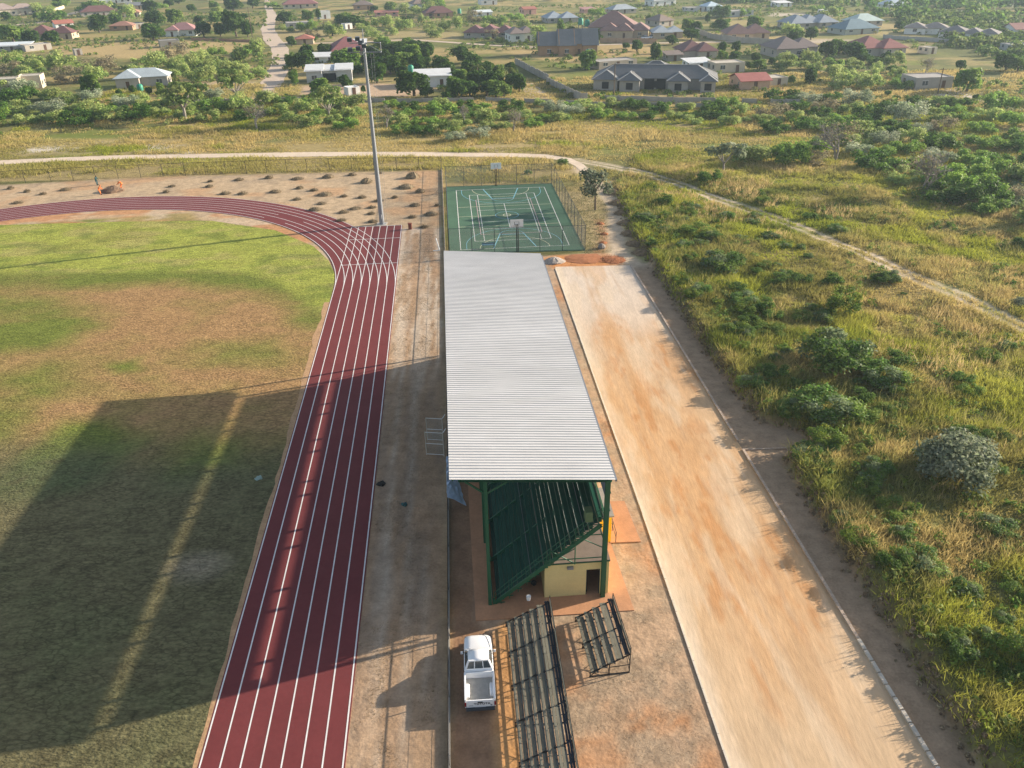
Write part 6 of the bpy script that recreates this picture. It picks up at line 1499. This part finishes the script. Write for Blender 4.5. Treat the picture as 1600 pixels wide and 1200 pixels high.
scatter([(410, 162), (560, 160), (560, 200), (500, 205), (420, 185)], 16, 'olive bush in the scrub band between the dirt road and the mast', 'bushes left of the mast', (1, 0, 3, 2), (26, 46), hs=(.65, .95), seed=2)
scatter([(610, 165), (900, 165), (905, 186), (850, 196), (700, 222), (615, 212)], 34, 'green thorn bush in the scrub band right of the mast', 'bushes right of the mast', (0, 1, 3, 2, 0, 4), (24, 44), hs=(.6, .9), seed=3)
scatter([(905, 168), (1140, 166), (1180, 190), (1290, 200), (1290, 212), (1170, 204), (1040, 188), (915, 184)], 34, 'dark bush in the strip below the big grey house', 'bushes below the big grey house', (0, 3, 1, 3, 1), (24, 46), hs=(.6, .9), seed=4)
scatter([(1190, 158), (1400, 160), (1620, 168), (1640, 360), (1520, 330), (1420, 290), (1290, 262), (1165, 268), (1160, 250), (1260, 238), (1330, 220), (1300, 196), (1200, 190)], 96, 'bush in the dense mixed scrub on the right', 'bushes of the right hand scrub', (0, 3, 1, 2, 4, 0, 3, 6), (28, 54), seed=5, hs=(.65, 1.0))
scatter([(0, 92), (90, 100), (180, 104), (290, 88), (395, 84), (398, 128), (300, 136), (272, 120), (170, 128), (75, 140), (0, 118)], 34, 'olive bush on the plot behind the light blue roof', 'bushes behind the light blue roof', (1, 2, 1, 0, 6), (36, 66), seed=6)
scatter([(440, 46), (720, 30), (800, 30), (900, 75), (730, 58), (560, 62), (450, 62)], 26, 'olive bush on the grassy plots above the middle road', 'bushes above the middle road', (1, 2, 0, 6), (30, 56), seed=7)
scatter([(1210, 98), (1420, 102), (1420, 140), (1300, 140), (1290, 112), (1215, 112)], 20, 'bush on the plots left of the grey flat block house', 'bushes left of the flat block house', (0, 1, 3, 2), (28, 50), seed=8)
# far plots: scattered bushes up to the top edge, individually while they can be told apart
scatter([(0, 0), (1600, 0), (1600, 60), (1300, 60), (900, 34), (440, 34), (0, 40)], 40, 'far off bush among the distant plots', 'bushes of the distant plots', (1, 2, 0, 3, 0), (34, 70), seed=9, mind=.2)

# distant woodland beyond: one mass
def mass(name, poly_px, n, label, cat, pal, size, hgt, seed):
    r = np.random.default_rng(seed); P = gps(poly_px); xs_, ys_ = [p[0] for p in P], [p[1] for p in P]; V, C0 = [], []
    m = 0; X0 = r.uniform(min(xs_), max(xs_), n * 5); Y0 = r.uniform(min(ys_), max(ys_), n * 5); ok_ = inpoly(X0, Y0, P) & (fbm(X0 * .012, Y0 * .012, seed) + r.uniform(-.12, .12, n * 5) > .46)
    X0, Y0 = X0[ok_][:n], Y0[ok_][:n]; R_ = r.uniform(1.4, 3.6, len(X0)) * size
    lob = np.stack([X0, Y0, R_ * hgt * .55, R_, R_, R_ * hgt * .7], 1)
    V, F, c = leaf_cloud(lob, len(X0) * 42, .95 * size, pal, seed + 1, shell=(.75, 1.05))
    return tag(np_obj(name, V, F, M['leaf'], None, c), label, cat, None, 'stuff')
mass('woodland', [(1180, 9), (1290, 26), (1400, 30), (1600, 40), (1700, 20), (1700, -60), (1100, -60), (1000, -8)], 2600, 'far off wood of dark trees fading into haze at the top right', 'woodland', DKG + MID, 1.4, 1.0, 301)
mass('woodland', [(-200, -4), (500, -2), (1010, 0), (1010, -62), (-200, -62)], 1800, 'far off wooded plots fading into haze along the top edge', 'woodland', MID + OLV, 1.4, 1.0, 311)
mass('scrubland', [(1200, 160), (1400, 162), (1640, 172), (1660, 350), (1520, 322), (1420, 282), (1300, 256), (1190, 262), (1260, 240), (1330, 220), (1300, 198), (1200, 190)], 620, 'tangle of small shrubs filling the gaps of the right hand scrub', 'scrub', MID + OLV + GRY[:2], .42, .9, 325)
mass('scrubland', [(1380, 20), (1640, 24), (1640, 100), (1560, 98), (1500, 74), (1420, 40)], 420, 'far off low scrub mixing with grass on the upper right', 'scrub', MID + OLV, .8, .9, 321)

# low scrub and tall grass patches on the village plots: ground cover nobody could count
r_ = np.random.default_rng(330); Xs, Ys = r_.uniform(-330, 330, 60000), r_.uniform(200, 560, 60000)
kp = (np.abs(Xs) < 22 + .60 * Ys) & (fbm(Xs * .03, Ys * .04, 72) + .25 * (fbm(Xs * .15, Ys * .15, 74) - .5) > .50)
for pl in ([(470, 134), (590, 130), (690, 135), (640, 152), (468, 150)], [(1215, 138), (1285, 140), (1275, 156), (1210, 155)], [(1425, 142), (1500, 136), (1560, 158), (1480, 160)], [(402, 158), (430, 120), (437, 75), (418, 45), (417, 0), (430, 0), (445, 97), (420, 158)], [(908, 100), (1120, 100), (1120, 143), (908, 143)]): kp &= ~inpoly(Xs, Ys, gps(pl))
Xs, Ys = Xs[kp][:5200], Ys[kp][:5200]; R_ = r_.uniform(.35, 1.1, len(Xs))
V, F, c = leaf_cloud(np.stack([Xs, Ys, R_ * .35, R_, R_, R_ * .7], 1), len(Xs) * 16, .42, MID + OLV + LIM[:1] + [(.32, .27, .12)], 331, shell=(.7, 1.1))
tag(np_obj('low_scrub', V, F, M['leaf'], None, c), 'low scrub and weeds covering the village plots', 'scrub', None, 'stuff')

# ------------------------------------------------------------------ grass
def tufts(name, label, P, h_, wdt, col, K, seed, spread=.25, lean_=.55):
    r = np.random.default_rng(seed); n = len(P)
    z = gz(P[:, 0], P[:, 1]); B = np.repeat(np.c_[P, z - .03], K, 0); B[:, :2] += r.normal(size=(n * K, 2)) * spread
    hh = np.repeat(h_, K) * r.uniform(.5, 1.25, n * K); t = r.uniform(0, 2 * PI, n * K); wv = np.repeat(wdt, K) * r.uniform(.6, 1.3, n * K)
    sd = np.c_[np.cos(t), np.sin(t), np.zeros(n * K)] * wv[:, None] / 2
    tip = np.c_[r.normal(size=n * K) * lean_, r.normal(size=n * K) * lean_, np.ones(n * K)] * hh[:, None]
    V = np.stack([B - sd, B + sd, B + tip], 1).reshape(-1, 3)
    c = np.repeat(col, K, 0) * r.uniform(.72, 1.28, n * K)[:, None]
    o = np_obj(name, V, np.arange(n * K * 3).reshape(-1, 3), M['grass'], None, np.repeat(c, 3, 0)); return tag(o, label, 'grass', None, 'stuff')
def grass_cols(X, Y, seed):
    a, b_, d_ = fbm(X * .07, Y * .07, 9 + seed), fbm(X * .25, Y * .25, 12 + seed), fbm(X * .05 + 9, Y * .05, 14 + seed)
    c = np.zeros((len(X), 3)) + np.array((.30, .275, .075))
    c = mixc(c, (.31, .345, .045), sstep(.50, .62, a)); c = mixc(c, (.130, .165, .036), sstep(.52, .66, b_) * .8); c = mixc(c, (.52, .41, .17), sstep(.47, .60, d_ * .6 + b_ * .4))
    return c
r_ = np.random.default_rng(400)
X0, Y0 = r_.uniform(14, 95, 170000), r_.uniform(12, 165, 170000)
keep = (X0 > bank_x(Y0) - .1) & (r_.random(len(X0)) < np.clip(1.35 - Y0 / 150, .25, 1)) & (X0 < 30 + .62 * Y0)
keep &= (X0 - bank_x(Y0) > .5) | (r_.random(len(X0)) < .5)
rd = dist_line(X0, Y0, rut); keep &= ~((np.abs(rd - .85) < .55)); keep &= dist_line(X0, Y0, gps([(905, 262), (945, 300), (963, 330), (962, 360), (968, 395), (990, 412)])) > 1.3
X0, Y0 = X0[keep], Y0[keep]; near = np.clip(1 - (X0 - bank_x(Y0)) / 24, 0, 1)
c = grass_cols(X0, Y0, 0); c = mixc(c, (.185, .230, .040), near * .75 * sstep(.35, .55, fbm(X0 * .2, Y0 * .2, 33))); c = mixc(c, (.54, .43, .18), (1 - near) * .45 * sstep(.40, .55, fbm(X0 * .08, Y0 * .08, 34)))
c = mixc(c, (.38, .40, .055), sstep(.54, .64, fbm(X0 * .11, Y0 * .11, 36)) * .8)
hh = .22 + .55 * sstep(.35, .7, fbm(X0 * .3, Y0 * .3, 35)) + .12 * near
tufts('grassland', 'tall mixed green and tan grass on the bank right of the road', np.c_[X0, Y0], hh * (1 - .45 * (np.abs(dist_line(X0, Y0, rut)) < 1.6)), .05 + Y0 / 1500, c, 6, 401)
# patches of tall seeding stems and small broadleaf weeds that break up the grass
n_ = 26000; Xc, Yc = r_.uniform(17, 95, n_), r_.uniform(12, 150, n_); k_ = (Xc > bank_x(Yc) + .4) & (fbm(Xc * .16, Yc * .16, 91) > .56) & (dist_line(Xc, Yc, rut) > 2.2) & (Xc < 30 + .62 * Yc); Xc, Yc = Xc[k_], Yc[k_]
tufts('tall_grass', 'patches of tall dry seeding grass on the bank', np.c_[Xc, Yc], .75 + .4 * r_.random(len(Xc)), .035 + Yc / 1900, np.where((fbm(Xc * .05, Yc * .05, 92) > .5)[:, None], np.array((.52, .40, .19)), np.array((.36, .33, .11))), 5, 406, .2, .35)
n_ = 5200; Xc, Yc = r_.uniform(17, 90, n_), r_.uniform(12, 140, n_); k_ = (Xc > bank_x(Yc) + .5) & (fbm(Xc * .13 + 5, Yc * .13, 93) + .35 * np.exp(-(Xc - bank_x(Yc)) / 12) > .60) & (dist_line(Xc, Yc, rut) > 1.8) & (Xc < 30 + .62 * Yc); Xc, Yc = Xc[k_], Yc[k_]; Rc = r_.uniform(.18, .55, len(Xc))
V, F, c = leaf_cloud(np.stack([Xc, Yc, gz(Xc, Yc) + Rc * .5, Rc, Rc, Rc * .9], 1), len(Xc) * 34, .13, MID + LIM + OLV + DKG[1:3], 407, shell=(.3, 1.2))
tag(np_obj('weeds', V, F, M['leaf'], None, c), 'broadleaf weeds mixed through the grass on the bank', 'weeds', None, 'stuff')
# clods, roots and dead grass hanging over the cut face of the bank
n_ = 1700; Yc = r_.uniform(14, 140, n_); Xc = bank_x(Yc) + r_.normal(size=n_) * .38 + .1; Zc = gz(Xc, Yc); Rc = r_.uniform(.05, .17, n_)
V, F, c = leaf_cloud(np.stack([Xc, Yc, Zc + Rc * .3, Rc, Rc, Rc * .8], 1), n_ * 26, .075, [(.24, .165, .10), (.32, .235, .15), (.17, .115, .07), (.36, .29, .17)], 333, shell=(.6, 1.15))
tag(np_obj('bank_clods', V, F, mat('clods', (0, 0, 0), .95, attr=True, var=.2), None, c), 'rough clods and dead roots along the cut edge of the bank', 'clods', None, 'stuff')
# grass beyond the fence and the dirt track
X0, Y0 = r_.uniform(-118, 160, 130000), r_.uniform(140, 262, 130000)
tk = gps(PATHS[0][0]); keep = (dist_line(X0, Y0, tk) > 2.2) & (np.abs(X0) < 22 + .60 * Y0 + 10) & ~inpoly(X0, Y0, dirt_poly) & ((Y0 > 142.5) | (X0 > 12)) & (dist_line(X0, Y0, rut) > 1.5)
keep &= ~((X0 < 16) & (Y0 < 153) & (X0 < -12.8)) & (Y0 > 142)
keep &= (r_.random(len(X0)) < .95 - (Y0 - 140) / 240) & (fbm(X0 * .1, Y0 * .25, 55) > .36) & ~inpoly(X0, Y0, gps([(400, 160), (420, 120), (445, 120), (415, 160)])) & ~inpoly(X0, Y0, gps([(470, 130), (700, 126), (690, 152), (468, 150)]))
X0, Y0 = X0[keep], Y0[keep]; c = grass_cols(X0, Y0, 3); c = mixc(c, (.54, .43, .18), .6 * sstep(.40, .56, fbm(X0 * .03, Y0 * .07, 57)))
c = mixc(c, (.36, .34, .085), ((Y0 < 165) & (X0 < -10)).astype(float) * .5)
tufts('grassland', 'tan and green grass between the fence, the dirt track and the scrub band', np.c_[X0, Y0], .30 + .45 * sstep(.4, .65, fbm(X0 * .1, Y0 * .1, 58)), .13 + (Y0 - 140) / 900, c, 5, 402, .5)
# weeds on the court surround and ditch
X0, Y0 = r_.uniform(6, 20, 9000), r_.uniform(100, 150, 9000); keep = inpoly(X0, Y0, gps([(868, 292), (905, 285), (948, 320), (945, 395), (916, 396)])) & (r_.random(9000) < .7); X0, Y0 = X0[keep], Y0[keep]
tufts('weeds', 'thin dry weeds on the ground right of the court fence', np.c_[X0, Y0], np.full(len(X0), .25), np.full(len(X0), .09), np.zeros((len(X0), 3)) + np.array((.20, .19, .09)), 3, 403, .3)
# dry stubble and dead tufts on the bare ground in front
X0, Y0 = r_.uniform(-8, 14, 60000), r_.uniform(14, 60, 60000); keep = inpoly(X0, Y0, gps([(940, 985), (1000, 900), (1040, 960), (1130, 1230), (900, 1230), (880, 1050)])) & (fbm(X0 * .9, Y0 * .9, 25) > .47)
X0, Y0 = X0[keep][:9000], Y0[keep][:9000]
tufts('stubble', 'short dry stubble on the bare ground right of the long bleacher', np.c_[X0, Y0], np.full(len(X0), .07), np.full(len(X0), .03), np.zeros((len(X0), 3)) + np.array((.27, .20, .12)), 3, 404, .08, 1.3)
X0, Y0 = r_.uniform(-16, -3, 60000), r_.uniform(14, 120, 60000); o_ = X0 * math.cos(PSI) + Y0 * math.sin(PSI); keep = (o_ > -6.9) & (o_ < -2.2) & (fbm(X0 * .6, Y0 * .35, 66) > .52)
X0, Y0 = X0[keep][:9000], Y0[keep][:9000]
tufts('stubble', 'short dry stubble on the strip between the track and the low fence', np.c_[X0, Y0], np.full(len(X0), .09), np.full(len(X0), .045), np.zeros((len(X0), 3)) + np.array((.28, .21, .12)), 3, 405, .12, 1.3)
# turf: short blades standing on the pitch, thin enough to leave the sods visible
X0, Y0 = r_.uniform(-100, -12, 150000), r_.uniform(14, 126, 150000); keep = inpoly(X0, Y0, field_poly) & (X0 > -30 - .62 * Y0)
X0, Y0 = X0[keep], Y0[keep]; ix = np.clip(((X0 - fx[0]) / .6).round().astype(int), 0, len(fx) - 1); iy = np.clip(((Y0 - fy[0]) / .6).round().astype(int), 0, len(fy) - 1)
FC = None

# ------------------------------------------------------------------ haze: one even body of air round everything
hz = MB().box(-3300, -90, -1.6, 3300, 3500, 52).build('haze', None) if False else None
b = MB().box(-3200, -80, -2.2, 3200, 3400, 52)
hm = bpy.data.materials.new('haze'); hm.use_nodes = True; hn = hm.node_tree
for n_ in list(hn.nodes):
    if n_.type != 'OUTPUT_MATERIAL': hn.nodes.remove(n_)
pv = hn.nodes.new('ShaderNodeVolumePrincipled'); pv.inputs['Color'].default_value = (.66, .84, 1.0, 1); pv.inputs['Density'].default_value = .00021; pv.inputs['Anisotropy'].default_value = .3
hn.links.new(pv.outputs[0], hn.nodes['Material Output'].inputs['Volume'])
tag(b.build('haze', hm), kind='stuff')
